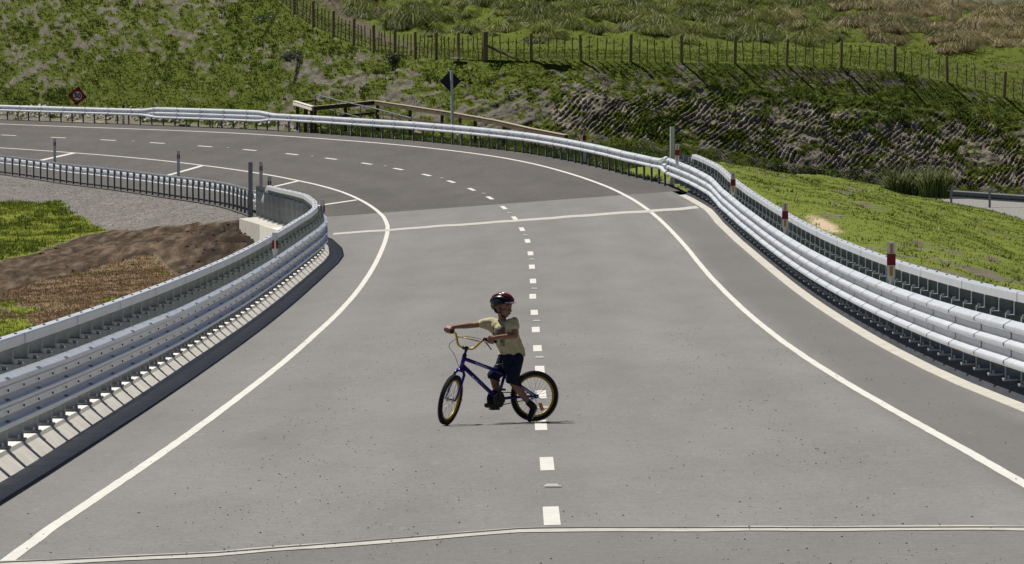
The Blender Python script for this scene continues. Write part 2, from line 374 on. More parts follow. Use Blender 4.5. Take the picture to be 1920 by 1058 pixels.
# loose chips on the deck: nobody could count them
n = 5200; ss = rng.uniform(-9, 60, n); uu = rng.uniform(-4.0, 4.3, n)
dens = fbm(uu*.9+5, ss*.07+2, 21)*.8+fbm(uu*3, ss*.5, 22)*.6+.22*np.exp(-((uu+2.1)/.5)**2)+.2*np.exp(-((uu-2.2)/.5)**2)+.1*np.exp(-((ss+6)/4)**2)
keep = rng.uniform(0, 1, n) < np.clip((dens-.62)*2.2, .03, 1)
ss, uu = ss[keep], uu[keep]; P = surf(ss, uu, .012); mb = MB()
for p in P:
    r = rnd.choice((.003, .003, .004, .004, .005, .007)); q = rnd.uniform(0, 6.28)
    V = [(p[0]+r*1.3*math.cos(q+k*1.57+rnd.uniform(-.4, .4)), p[1]+r*1.3*math.sin(q+k*1.57), p[2]) for k in range(4)]
    V += [(p[0]+.5*(v[0]-p[0])+rnd.uniform(-.3, .3)*r, p[1]+.5*(v[1]-p[1]), p[2]+r*rnd.uniform(.6, 1.1)) for v in V]
    mb.add(V, [(0, 1, 5, 4), (1, 2, 6, 5), (2, 3, 7, 6), (3, 0, 4, 7), (4, 5, 6, 7)])
tag(mb.build('loose_chips', mat('tar_chips', (.02, .019, .018), .9)), kind='stuff', label='small dark stone chips scattered over the grey bridge deck')

# reflective studs
mb = MB(); mb.add([(-.06, -.05, 0), (.06, -.05, 0), (.06, .05, 0), (-.06, .05, 0), (-.042, -.02, .016), (.042, -.02, .016), (.042, .02, .016), (-.042, .02, .016)],
                  [(0, 1, 5, 4), (1, 2, 6, 5), (2, 3, 7, 6), (3, 0, 4, 7), (4, 5, 6, 7)])
mb.box((0, 0, .001), (.135, .11, .003))
smesh = mb.mesh('road_stud', mat('stud_plastic', (.5, .5, .5), .45)); where = {5: 'between the two dashes nearest the lower edge', }
for i, s in enumerate((5, 25, 45, 64.5, 84.5, 105, 124.5, 144.5, 164.5, 184.5, 204.5, 225, 245, 265)):
    o = link(bpy.data.objects.new('road_stud', smesh)); o.matrix_world = frame_at(s, .03 if s < 150 else .12, .013)
    lab = {0: 'pale raised road stud between the two dashes nearest the lower edge', 1: 'raised road stud behind the bicycle, beside its rear wheel'}.get(i)
    if not lab:
        lab = 'grey raised road stud on the bridge deck between centre-line dashes, beyond the cyclist' if s < 150 else 'tiny raised road stud between dashes on the dark curving road'
    tag(o, lab, 'road stud', 'road studs along the centre line')

# ------------------------------------------------------------------ bridge kerbs, edge beams, wing wall
def kerb(side, s0, s1, prof, bar, mats, faces):
    s = np.arange(s0, s1+.1, 1.); secs = []
    for a in s:
        secs.append([tuple(surf(a, side*(float(bar(a))+w_), h)) for w_, h in prof])
    mb = MB(); n = len(prof); V = [p for q in secs for p in q]
    for j in range(n-1):
        F = [(i*n+j, i*n+j+1, (i+1)*n+j+1, (i+1)*n+j) for i in range(len(s)-1)]; base = len(mb.V)
        for f in F: mb.F.append(f); mb.M.append(faces[j])
    mb.V = V; mb.F.append(tuple(range(n))); mb.M.append(0); mb.F.append(tuple((len(s)-1)*n+j for j in range(n))); mb.M.append(0)
    return tag(mb.build('kerb', mats), kind='structure')
kerb(-1, -14, 151, [(-.42, -.02), (-.42, .004), (-.165, .012), (-.015, .135), (.01, .17), (.66, .17), (.66, -1.0), (.5, -1.0)], bar_l, [M['kerb'], M['kerb_dark']], [0]*8)
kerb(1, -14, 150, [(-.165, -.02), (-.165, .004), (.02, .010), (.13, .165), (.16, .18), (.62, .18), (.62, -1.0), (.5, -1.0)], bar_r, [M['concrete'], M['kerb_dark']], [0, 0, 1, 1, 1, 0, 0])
mb = MB()   # deck slab and girders under the road
for side in (-1, 1):
    for a in (1.5, 3.9):
        mb.sections([[tuple(surf(s, side*(a+dx), h)) for dx, h in ((-.35, -.3), (.35, -.3), (.35, -1.1), (-.35, -1.1))] for s in np.arange(-3, 150, 6)])
mb.sections([[tuple(surf(s, dx, h)) for dx, h in ((-4.7, -.06), (4.7, -.06), (4.7, -.3), (-4.7, -.3))] for s in np.arange(-3, 150.1, 3)])
tag(mb.build('bridge_beams', M['concrete']), 'concrete beams and slab carrying the bridge deck', 'bridge')
mb = MB()   # wing wall at the far left corner
c0 = at(469, 419, 186.0); secs = []
for s in np.arange(139, 152.1, 1.):
    b = float(bar_l(s)); k = (s-139)/26
    secs.append([tuple(surf(s, -(b+.1), .172)), tuple(surf(s, -(b+.62+.25*k), .172)), tuple(surf(s, -(b+.62+.25*k), -1.6)), tuple(surf(s, -(b+.1), -1.6))])
mb.sections(secs)
tag(mb.build('wing_wall', M['concrete']), 'pale concrete wing wall below the left bridge barrier, beside the dark soil', 'concrete wall')

# ------------------------------------------------------------------ guardrails
def rail_profile(k):
    """corrugated steel beam, k=0 two ridges (0.31 m), k=1 three ridges (0.51 m); (depth, height)"""
    H = .312+.194*k; amp = .083
    W = [(0, .40, 1), (.40, .60, 0), (.60, 1.0, 1)]; T = [(0, .25, 1), (.375, .625, 1), (.75, 1.0, 1)]
    pts = []
    for (a0, b0, m0), (a1, b1, m1) in zip(W, T):
        a = a0+(a1-a0)*k; b = b0+(b1-b0)*k; mm = m0+(m1-m0)*k; q = b-a
        pts += [(.004, a+.0), (.10*amp*mm+.004, a+.05*q), (.90*amp*mm+.004, a+.30*q), (amp*mm+.004, a+.37*q), (amp*mm+.004, a+.60*q), (amp*mm*.90+.004, a+.68*q), (.10*amp*mm+.004, a+.95*q), (.004, b)]
    return [(d, h*H) for d, h in pts]
def rail_beam(side, svals, back, top, kfun, seam_at=(), slots=False, seams=True):
    mb = MB(); secs = []
    for s in svals:
        k = float(kfun(s)); pr = rail_profile(k); H = .312+.194*k; b = float(back(s)); t = float(top(s))+.13*0*k
        h0 = t-H/2-.156*(1-0)+.0 if False else t-.156-H/2
        f = [(b-d, h0+h) for d, h in pr]; g = [(b-d+.006, h0+h) for d, h in pr]
        secs.append([tuple(surf(s, side*u, h)) for u, h in f+g[::-1]])
    mb.sections(secs, m=0)
    for s in (seam_at if seams else ()):      # lap joint: the edge of the overlapping sheet
        q = []
        for e in (0, .08):
            k = float(kfun(s)); pr = rail_profile(k); H = .312+.194*k; b = float(back(s+e)); h0 = float(top(s+e))-.156-H/2
            q.append([tuple(surf(s+e, side*(b-d-.005), h0+h)) for d, h in pr])
        mb.sections(q, closed=False, caps=False, m=1)
    if slots:
        for s in seam_at:
            for off in (-.35, -.1):
                for hump in (0, 1, 2):
                    k = float(kfun(s)); H = .312+.194*k; b = float(back(s)); h0 = float(top(s))-.156-H/2
                    f0 = (.0, .375, .75)[hump]
                    c = [(b-.080-.004, h0+(f0+.170)*H), (b-.048-.004, h0+(f0+.205)*H)]
                    q = [tuple(surf(s+off+e, side*u, h)) for e in (0, .13) for u, h in c]
                    mb.add(q, [(0, 1, 3, 2)], 1)
        for s in np.arange(svals[0]+.5, svals[-1]-1, 2.12):     # bolt heads in the two grooves
            k = float(kfun(s))
            for f0 in (.3125, .6875):
                H = .312+.194*k; b = float(back(s)); h0 = float(top(s))-.156-H/2; p = surf(s, side*(b-.02), h0+f0*H)
                mb.box(p, (.014, .035, .020), 1)
    return mb
mats_beam = [M['galv'], M['seam']]
def top_l(s): return np.interp(s, [-60, 10, 20, 45, 110, 137, 150, 160], [.86, .865, .84, .80, .80, .80, .78, .72])-.194/2*0-.097
def top_r(s): return np.interp(s, [-60, 25, 45, 95, 120, 160], [.86, .845, .83, .81, .84, .86])-.097
# height of the beam's reference: top edge of the two-ridge rail plus half the extra depth
PSP = 2.12
def bridge_post():
    mb = MB()
    mb.box((.14, 0, .012), (.33, .26, .024))                                  # base plate
    for x in (.03, .25):
        for y in (-.11, .11): mb.tube([(x, y, .02), (x, y, .06)], .016, 6)
    mb.box((.004, 0, .37), (.010, .11, .70)); mb.box((.265, 0, .43), (.010, .11, .82)); mb.box((.095, 0, .775), (.010, .11, .14))     # flanges
    mb.box((.1345, 0, .36), (.25, .010, .67))                                   # web
    mb.box((.1345, 0, .70), (.25, .15, .010))                                  # cap plate at rail height
    mb.box((.18, 0, .775), (.16, .009, .14))                                   # web of the upper stub
    mb.tube([(.03, 0, .70), (.03, 0, .745)], .018, 6)
    return mb.mesh('post', M['galv_post'])
pm = bridge_post()
def post_row(parent, mesh, svals, f, h, side):
    for s in svals:
        o = link(bpy.data.objects.new('post', mesh)); m = frame_at(s, side*float(f(s)), h, side)
        o.matrix_world = m; o.parent = parent; o.matrix_parent_inverse = parent.matrix_world.inverted()
def adopt(o, parent):
    o.parent = parent; o.matrix_parent_inverse = parent.matrix_world.inverted(); return o
def top_rail(side, f, s0, s1, off):
    mb = MB(); secs = []
    for s in np.arange(s0, s1+.1, 1.):
        b = float(f(s))+off; secs.append([tuple(surf(s, side*u, h)) for u, h in ((b-.060, 1.02), (b-.060, 1.105), (b-.05, 1.12), (b+.055, 1.12), (b+.065, 1.105), (b+.065, 1.02))])
    e = surf(s1+2.2, side*(float(f(s1))+off+.1), .62); d = [(-.055, 0), (-.055, .085), (-.045, .1), (.055, .1), (.065, .085), (.065, 0)]
    secs.append([(e[0]+side*a, e[1], e[2]+b) for a, b in d]); mb.sections(secs)
    for s in np.arange(s0+.5, s1-.5, PSP):
        p = surf(s, side*(float(f(s))+off), 1.126); mb.box(p, (.025, .05, .010), 1)
    for s in np.arange(s0+3, s1-2, 4*PSP):
        q = []
        for e in (0, .06):
            b = float(f(s+e))+off; q.append([tuple(surf(s+e, side*u, h)) for u, h in ((b-.063, 1.018), (b-.063, 1.105), (b-.052, 1.123), (b+.057, 1.123))])
        mb.sections(q, closed=False, caps=False, m=2)
    return mb.build('top_rail', [M['galv'], M['seam'], M['galv_post']])
sv = np.arange(-12, 157.1, 1.)
tL = empty('bridge_barrier', tuple(surf(20, -4.9, .17)))
tag(tL, 'galvanised three-ridge bridge barrier on the left kerb, striped with sun and shadow', 'guardrail', 'bridge barriers')
adopt(rail_beam(-1, np.append(sv, 159.), bar_l, top_l, lambda s: 1-sstep(150, 158, s), np.arange(-10, 150, 2*PSP), True, False).build('rail_beam', mats_beam, smooth=False), tL)
post_row(tL, pm, np.arange(14.3-12*PSP, 153, PSP), lambda s: bar_l(s)+.012, .17, -1)
adopt(top_rail(-1, bar_l, -12, 147.5, .20), tL)
tR = empty('bridge_barrier', tuple(surf(20, 4.9, .18)))
tag(tR, 'bright galvanised three-ridge bridge barrier on the right kerb beside the grass bank', 'guardrail', 'bridge barriers')
adopt(rail_beam(1, sv, bar_r, top_r, lambda s: 1+0*s, np.arange(-10, 157, 2*PSP)).build('rail_beam', mats_beam), tR)
post_row(tR, pm, np.arange(25.0-17*PSP, 156, PSP), lambda s: bar_r(s)+.012, .18, 1)
adopt(top_rail(1, bar_r, -12, 149.5, .19), tR)
# road guardrails on driven posts
mb = MB(); mb.box((.03, 0, -.02), (.006, .09, 1.4)); mb.box((.085, 0, -.02), (.006, .09, 1.4)); mb.box((.0575, 0, -.02), (.049, .006, 1.4)); mb.box((.015, 0, .58), (.03, .06, .12))
gp = mb.mesh('post', M['steel_dark'])
def kmid(s): return sstep(257.5, 261.5, s)*(1-sstep(280, 284, s))+(1-sstep(157.2, 159.5, s))
tO = empty('road_guardrail', tuple(surf(200, 4.7, 0)))
tag(tO, 'long bright guardrail on thin dark posts round the outside of the far bend', 'guardrail', 'road guardrails')
adopt(rail_beam(1, np.concatenate([np.arange(156.6, 330, 1.), np.arange(330, 361, 3.)]), wb_r, lambda s: .745+.045*(1-sstep(157, 162, s)), kmid, np.arange(162, 350, 4.4)).build('rail_beam', mats_beam), tO)
post_row(tO, gp, np.arange(158.5, 345, 2.2), lambda s: wb_r(s)-.01, 0, 1)
tI = empty('road_guardrail', tuple(surf(200, -8.1, 0)))
tag(tI, 'guardrail seen from behind its dark posts, between gravel verge and inside of bend', 'guardrail', 'road guardrails')
adopt(rail_beam(-1, np.concatenate([np.arange(159, 270, 1.), np.arange(270, 331, 3.)]), wb_l, lambda s: .73+0*s, lambda s: 0*s, np.arange(162, 320, 4.4)).build('rail_beam', mats_beam), tI)
post_row(tI, gp, np.arange(161, 330, 2.0), lambda s: wb_l(s)-.01, 0, -1)
# guardrail of the lower road in the gully
tG = empty('gully_guardrail', tuple(at(1855, 388, 307)))
tag(tG, 'short grey guardrail by the gravel road in the gully beyond the grass bank', 'guardrail', 'road guardrails')
mb = MB(); secs = []
for px in range(1560, 2300, 30):
    y = 344+(px-1600)*.0688; c = at(px, y, 307); pr = rail_profile(0)
    secs.append([(c[0], c[1]-d, c[2]-.312+h) for d, h in pr]+[(c[0], c[1]-d+.006, c[2]-.312+h) for d, h in pr[::-1]])
mb.sections(secs); adopt(mb.build('rail_beam', galv('dull_rail', (.16, .19, .2), (.24, .27, .28), .6, .3)), tG)
for px in range(1567, 2300, 72):
    y = 344+(px-1600)*.0688; c = at(px, y, 307); o = link(bpy.data.objects.new('post', gp)); o.matrix_world = Matrix.Translation((c[0], c[1]-.18, c[2]-.66)) @ Matrix.Rotation(R_(-90), 4, 'Z'); adopt(o, tG)

# ------------------------------------------------------------------ marker posts, tall posts
def marker(base, hgt, style, label, taper=False, yaw=0):
    t = empty('marker_post', tuple(base)); t.rotation_euler = (0, 0, yaw); bpy.context.view_layer.update()
    tag(t, label, 'marker post', 'roadside marker posts')
    w = .055; mb = MB()
    pts = [(-w, 0, hgt-.012), (-w+.012, 0, hgt), (w-.012, 0, hgt), (w, 0, hgt-.012), (w, 0, .14 if taper else 0), (w*.35 if taper else w, 0, 0), (-w*.35 if taper else -w, 0, 0), (-w, 0, .14 if taper else 0)]
    mb.sections([[(x, -.012, z) for x, y, z in pts], [(x*.8, .016, z) for x, y, z in pts]])
    if taper: mb.tube([(0, .02, -.06), (0, .02, .08)], .014, 6)
    o = mb.build('post_body', M['white'], t)
    if style == 'front':
        mb = MB(); mb.box((0, 0, hgt-.235), (.118, .04, .155)); mb.build('red_band', M['red'], t)
        mb = MB(); mb.box((.004, -.014, hgt-.085), (.04, .006, .125)); mb.build('reflector', M['orange'], t)
        mb = MB(); mb.box((-.002, -.014, hgt-.39), (.04, .006, .13)); mb.build('reflector', M['orange'], t)
    else:
        for x in (-.036, .036):
            mb = MB(); mb.box((x, 0, hgt-.22), (.038, .036, .15)); mb.build('red_stripe', M['red'], t)
    return t
for s, lab in ((47.3, 'largest red-banded marker post, on the right bridge rail nearest the viewer'), (88.3, 'red-banded marker post on the right bridge rail beside the bare sandy patch'), (119.8, 'red-banded marker post on the right bridge rail at its bend'), (150.2, 'red-banded marker post beside the tall white post at the far right bridge end')):
    marker(surf(s, 4.83, .80), .60, 'front', lab, True)
marker(surf(82, -4.72, .78), .47, 'back', 'marker post with two red stripes on the left bridge rail, below the wing wall', True)
marker(surf(122.5, -4.80, .70), .43, 'back', 'marker post with two red stripes at the sharp turn of the left bridge rail')
for (s, u), lab in (((288.3, 5.09), 'small red and white marker post behind the far guardrail, right of the speed sign'), ((253.8, 5.13), 'small red and white marker post in front of the corner of the timber fence'), ((222.9, 5.36), 'small red and white marker post just right of the diamond sign pole'), ((187.6, 5.02), 'small red and white marker post behind the far guardrail, below the ribbed cutting')):
    marker(surf(s, u, -.02), 1.02, 'front', lab)
for (s, u), lab in (((251.4, -5.84), 'slim marker post with red stripes at the leftmost shoulder stripe'), ((218.6, -5.7), 'slim marker post with red stripes beside the middle shoulder stripe on the bend'), ((190.0, -5.35), 'slim marker post with red stripes just right of the tall steel post'), ((167, -6.1), 'slim marker post with red stripes behind the end of the left upper rail')):
    marker(surf(s, u, 0), .98, 'back', lab)
def tall(s, u, h, label, m, prof=.14):
    mb = MB(); f = frame_at(s, u, -.3)
    mb.box((-.055, 0, h/2), (.012, prof, h)); mb.box((.055, 0, h/2), (.012, prof, h)); mb.box((0, 0, h/2), (.098, .012, h))
    mb.box((0, -prof/2+.004, h/2), (.098, .008, h-.002))
    o = mb.build('end_post', m); o.matrix_world = f; return tag(o, label, 'steel post', 'tall steel posts at the bridge ends')
tall(159.6, 5.3, 1.95, 'tall white steel post standing at the far end of the right bridge rail', M['white'])
tall(155.2, -6.85, 1.95, 'tall grey steel post standing where the left bridge rail meets the road guardrail', M['galv_post'])
# ------------------------------------------------------------------ terrain
def pix(P):
    """direction of points from the survey station, in picture units (for laying out what grows where)"""
    c, s = math.cos(PITCH), math.sin(PITCH); X = P[..., 0]; Y = P[..., 1]; Z = P[..., 2]-ZC; f = Y*c-Z*s
    return 960+14000*X/f, 529-14000*(Y*s+Z*c)/f
def gauss1(v, sig):
    k = np.arange(-int(3*sig), int(3*sig)+1); g = np.exp(-(k/sig)**2/2); g /= g.sum(); n = len(g)//2
    return np.convolve(np.concatenate([np.full(n, v[0]), v, np.full(n, v[-1])]), g, 'valid')
g = np.zeros((2, 2, 3)); g[0, :, 1] = -600; g[1, :, 1] = 9000; g[:, 0, 0] = -7000; g[:, 1, 0] = 7000; g[..., 2] = -.6
tag(grid_mesh('ground', g, M['ground']), kind='structure')
# --- hillside behind the bend: road verge, cut face, fenced strip, paddock
HP = np.array([-900, -600, -150, 0, 150, 300, 450, 520, 560, 620, 700, 760, 850, 900, 1000, 1100, 1240, 1330, 1500, 1650, 1780, 1920, 2050, 2400, 2800])
TOE_Y = np.array([205, 204, 200, 200, 202, 206, 214, 218, 222, 228, 240, 248, 262, 265, 267, 271, 287, 299, 334, 356, 378, 374, 374, 380, 390])
TOE_D = np.array([490, 455, 396, 377, 362, 349, 338, 333, 329, 325, 320, 317, 313, 312, 311, 311, 312, 313, 315, 317, 319, 321, 322, 326, 330])
CR_Y = np.array([-420, -340, -260, -205, -160, -110, -42, -6, 36, 67, 99, 108, 112, 112.5, 113, 114, 116, 117.5, 122, 130, 154, 192, 236, 340, 400])
SLOPE = np.array([.55, .55, .56, .58, .6, .64, .7, .74, .78, .8, .8, .78, .76, .74, .72, .70, .70, .70, .70, .70, .70, .70, .70, .70, .70])
P1_Y = np.array([-450, -370, -290, -240, -190, -140, -75, -42, 5, 40, 72, 84, 92, 93, 94, 95, 95, 95, 97, 99, 112, 118, 130, 200, 260])
P2_Y = np.array([-560, -480, -400, -350, -300, -250, -190, -160, -130, -110, -95, -90, -85, -82, -75, -66, -50, -38, -6, 20, 26, 30, 34, 60, 100])
P2_D = np.array([600, 560, 500, 480, 465, 450, 440, 436, 432, 430, 428, 426, 424, 424, 424, 424, 424, 424, 424, 424, 424, 424, 424, 424, 424])
px = np.concatenate([np.arange(-800, -80, 8.), np.arange(-80, 2010, 2.3), np.arange(2010, 2700, 8.)]); pxd = np.arange(-800, 2700, 3.4); I = lambda a, sg=5: np.interp(px, pxd, gauss1(np.interp(pxd, HP, a), sg))
toe = np.array([at(x, y, d) for x, y, d in zip(px, I(TOE_Y), I(TOE_D))])
cy, sl = I(CR_Y, 6), I(SLOPE); zt = toe[:, 2]-ZC
cd = (toe[:, 1]-zt/sl)/(1+cy/(14000*sl)); crest = np.array([at(x, y, d) for x, y, d in zip(px, cy, cd)])
P1 = np.array([at(x, y, d) for x, y, d in zip(px, I(P1_Y), cd+15)])
P2 = np.array([at(x, y, d) for x, y, d in zip(px, I(P2_Y, 20), np.maximum(I(P2_D), cd+40))])
P3 = P2.copy(); P3[:, 1] += 160; P3[:, 0] *= 1.3; P3[:, 2] += np.interp(px, [0, 900, 1400, 1700, 2400], [14, 8, 2, -4, -6])
# road side of the verge
sw = np.arange(158, 455, .5); pr = surf(sw, wb_r(sw)+.2, -.03); pxs, _ = pix(pr); o_ = np.argsort(pxs)
s_of = np.interp(px, pxs[o_], sw[o_]); r0 = surf(s_of, wb_r(s_of)+.2, -.03)
ditch = toe+np.array([-.2, -11., -1.4]); k = sstep(1225, 1275, px)[:, None]; row0 = r0*(1-k)+ditch*k
rows = []; kind = []; vv = []
def lerp_rows(A, B, n, kd, f=lambda t: t, last=False):
    for i in range(n+(1 if last else 0)):
        t = i/n; rows.append(A+(B-A)*f(t)); kind.append(kd); vv.append(t)
lerp_rows(row0, toe, 10, 0)
lerp_rows(toe, crest, 120, 1)
lerp_rows(crest, P1, 16, 2)
lerp_rows(P1, P2, 90, 3)
lerp_rows(P2, P3, 12, 4, last=True)
G = np.array(rows); kind = np.array(kind)[:, None]; vv = np.array(vv)[:, None]; PXG = np.broadcast_to(px[None], G.shape[:2])
X, Y = G[..., 0].copy(), G[..., 1].copy(); cut = (kind == 1)*1.; cutn = cut*np.sin(np.pi*vv)**.6
LC = np.linalg.norm(crest-toe, axis=1)[None]; ln = vv*LC                                           # metres up the slope
rib_zone = cut*sstep(.08, .16, vv)*(1-sstep(.50, .78, vv+(fbm(X*.5, vv*3, 31)-.5)*.7))*sstep(960, 1180, PXG+(fbm(X*.4, vv*2, 32)-.5)*300)
diag_zone = cut*.55*(1-sstep(960, 1150, PXG))*sstep(330, 560, PXG)*(1-sstep(.75, .95, vv))
q = X-ln*.62+(fbm(X*.5, ln*.5, 33)-.5)*.6+(fbm(X*2.2, ln*1.2, 34)-.5)*.22; rib = 1-np.abs(2*((q/.215) % 1)-1); rib = sstep(.1, .9, rib)
q2 = X-ln*1.5+(fbm(X*.4, ln*.4, 35)-.5)*1.6; rib2 = fbm(q2*2.6, ln*.35, 36, 4)
lump = fbm(X*.9, ln*.9, 37, 5)-.5; fine = fbm(X*3.5, ln*3.5, 38, 4)-.5
disp = cutn*(lump*.24+fine*.20)+rib_zone*(rib-.5)*.115*sstep(.25, .5, fbm(X*.8, ln*.8, 40))+diag_zone*(rib2-.5)*.42
G[..., 2] += cut*np.sin(np.pi*vv)*.04*(crest[:, 2]-toe[:, 2])[None]
G[..., 1] -= disp*.72; G[..., 2] += disp*.62
pad = (kind == 3)*1.; padn = pad*np.sin(np.pi*np.clip(vv*1.02, 0, 1))**.3
tus = fbm(X*.42, Y*.30, 41, 4); G[..., 2] += padn*(sstep(.35, .72, tus)*.8+(fbm(X*1.6, Y*1.2, 42, 3)-.5)*.28)*sstep(.02, .12, vv)
G[..., 2] += (kind == 0)*np.sin(np.pi*vv)*((fbm(X*.8, Y*.4, 43)-.5)*.25)
G[..., 2] += (kind == 2)*np.sin(np.pi*vv)*(fbm(X*.7, Y*.5, 44)-.5)*.2
# what covers it
n1 = fbm(X*.35+2, ln*.45+Y*0, 51, 5); n2 = fbm(X*1.5, ln*1.5, 52, 4); n3 = fbm((X-ln*1.2)*.8, ln*.22+3, 53, 4)
leftw = 1-sstep(470, 640, PXG); n4 = fbm(X*4.5, ln*4.5, 56, 2)
gr_cut = leftw*(.68+.8*(n1-.5)+1.0*(n3-.5)+1.9*(n2-.5)+2.2*(n4-.5)+.35*(1-sstep(0, .45, vv))+.12+.35*sstep(380, 470, PXG)*sstep(.35, .7, vv))
gr_cut += (1-leftw)*(.70+.8*(n1-.5)+.9*(n3-.5)+1.9*(n2-.5)+2.2*(n4-.5)+.45*sstep(.45, .9, vv)-.24*rib_zone-.10*sstep(700, 900, PXG)*(1-sstep(.3, .6, vv)))
gr_cut += .6*np.exp(-((vv-.80)/.045)**2)*sstep(1420, 1480, PXG)*(1-sstep(1720, 1780, PXG))*(n2 > .42)
gr_cut -= .5*np.exp(-((vv-.90)/.05)**2)*sstep(1380, 1450, PXG)*(1-sstep(1640, 1720, PXG))
gr_cut -= .6*np.exp(-(((PXG-560)/70)**2+((vv-.48)/.12)**2))+.5*np.exp(-(((PXG-60)/90)**2+((vv-.10)/.08)**2))
grass = np.where(kind == 1, gr_cut, np.where(kind == 0, .75+1.6*(n2-.5), np.where(kind == 2, .8+.8*(n2-.5), .95)))
grass = np.where((kind == 0) & (PXG < 560), .20+1.8*(n2-.5)+.7*(PXG > 300)*(PXG < 520)*sstep(.0, .5, vv), grass)
dirt = np.zeros_like(grass)
ty = np.interp(PXG, [540, 620, 660, 720, 800, 860], [-60, 0, 42, 76, 96, 104]); _, PYG = pix(G)
trk = np.exp(-((PYG-ty)/(7+14*(1-sstep(600, 780, PXG))))**2)*(1-sstep(700, 860, PXG))*sstep(480, 560, PXG)*(kind >= 2)
dirt = np.clip(trk*(1.1+1.5*(n2-.5)), 0, 1)
dirt = np.maximum(dirt, np.where(kind == 2, sstep(.55, .7, n2)*.5*sstep(1650, 1750, PXG), 0))
dirt = np.maximum(dirt, np.where(kind == 1, .75*np.exp(-((vv-.91)/.05)**2)*sstep(1420, 1480, PXG)*(1-sstep(1640, 1700, PXG))*n2*1.6, 0))
hill = tag(grid_mesh('hillside', G, M['hill'], {'grass': np.clip(grass, -.2, 1.2), 'dirt': np.clip(dirt, 0, 1), 'earthy': np.clip((1-rib_zone)*(1-.8*sstep(.62, .72, n1)), 0, 1)}), kind='structure')
# --- embankment field on the left
s = np.arange(40, 332, .45); uo = np.where(s < 155, bar_l(s)+.45, wb_l(s)+.05); t = np.concatenate([np.linspace(0, 12, 110), np.linspace(12.2, 70, 70)])
u = -(uo[:, None]+t[None]); F_ = surf(s[:, None], u); ze = np.where(s < 150, -6.9+ZC+.55*np.exp(-((s-150)/9)**2), surf(s, -uo)[:, 2]-.04)[:, None]
ze = np.where(s[:, None] < 158, np.minimum(ze, surf(s, -uo)[:, 2][:, None]-.2), ze)
zf = -6.95+ZC+.012*(s[:, None]-200)*0; k = sstep(0, 6, t)[None]; X, Y = F_[..., 0], F_[..., 1]
F_[..., 2] = ze*(1-k)+zf*k+(fbm(X*.25, Y*.12, 61)-.5)*.35*sstep(.5, 3, t)[None]+(fbm(X*1.4, Y*.5, 62)-.5)*.10*sstep(.2, 1.5, t)[None]
pxf, pyf = pix(F_); n1 = fbm(X*.8, Y*.12, 63, 4); n2 = fbm(X*2.5, Y*.5, 64, 4); j = (n1-.5)*34+(n2-.5)*18
gl = np.interp(pxf, [-400, 0, 110, 165, 205, 260, 330, 400, 480], [365, 374, 381, 412, 436, 432, 426, 418, 416])+j*.6
gb = np.interp(pxf, [-400, 0, 60, 130, 205, 230], [500, 492, 476, 452, 438, 400])+j*.5
db = np.interp(pxf, [-400, 0, 100, 200, 290, 350, 420, 480], [560, 548, 522, 497, 478, 530, 600, 640])+j*.7
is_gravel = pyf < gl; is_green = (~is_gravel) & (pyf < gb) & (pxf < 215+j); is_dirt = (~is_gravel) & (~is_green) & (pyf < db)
is_dry = ~(is_gravel | is_green | is_dirt)
gn = fbm(X*1.2, Y*.25, 65)+np.clip((pyf-560)/130, 0, .6)*1.0
dry_green = is_dry & (gn > .74)
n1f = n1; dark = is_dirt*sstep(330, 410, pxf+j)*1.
fm = mat('field_soil', (.1, .1, .1), .95, 0, .1); k_ = NT(fm)
f1 = k_.noise(1.6, 6, k_.obj((1, .25, 1))); f2 = k_.noise(9, 5, k_.obj((1, .35, 1))); f3 = k_.noise(3.2, 5, k_.obj((1, .10, 1)))
gv = k_.ramp(f2, [(.3, (.085, .08, .076)), (.72, (.27, .255, .24))]); gv = k_.mix(k_.math('MULTIPLY', k_.ramp(f1, [(.4, 0.), (.7, 1.)]), .5), gv, (.09, .083, .076))
gs = k_.ramp(f1, [(.3, (.10, .13, .014)), (.7, (.20, .22, .03))])
dt = k_.ramp(f3, [(.32, (.022, .015, .009)), (.5, (.062, .043, .028)), (.70, (.15, .112, .08))])
dy = k_.ramp(f2, [(.3, (.085, .055, .028)), (.7, (.26, .185, .11))])
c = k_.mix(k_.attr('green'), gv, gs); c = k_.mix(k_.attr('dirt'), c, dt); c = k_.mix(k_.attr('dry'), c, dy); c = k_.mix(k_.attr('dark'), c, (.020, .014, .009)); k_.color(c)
k_.bump(k_.math('ADD', f2, f3), .8, .06)
F_[..., 2] += is_dirt*(fbm((X+Y*.06)*2.6, Y*.06, 66)-.5)*.08+is_dirt*(fbm(X*5, Y*.8, 68, 3)-.5)*.045+dark*(fbm(X*2.2, Y*1.2, 67)-.42)*.4
grid_mesh('left_field', F_, fm, {'green': (is_green | dry_green)*1., 'dirt': is_dirt*1., 'dry': (is_dry & ~dry_green)*1., 'dark': dark*sstep(.35, .6, n2)})['kind'] = 'structure'
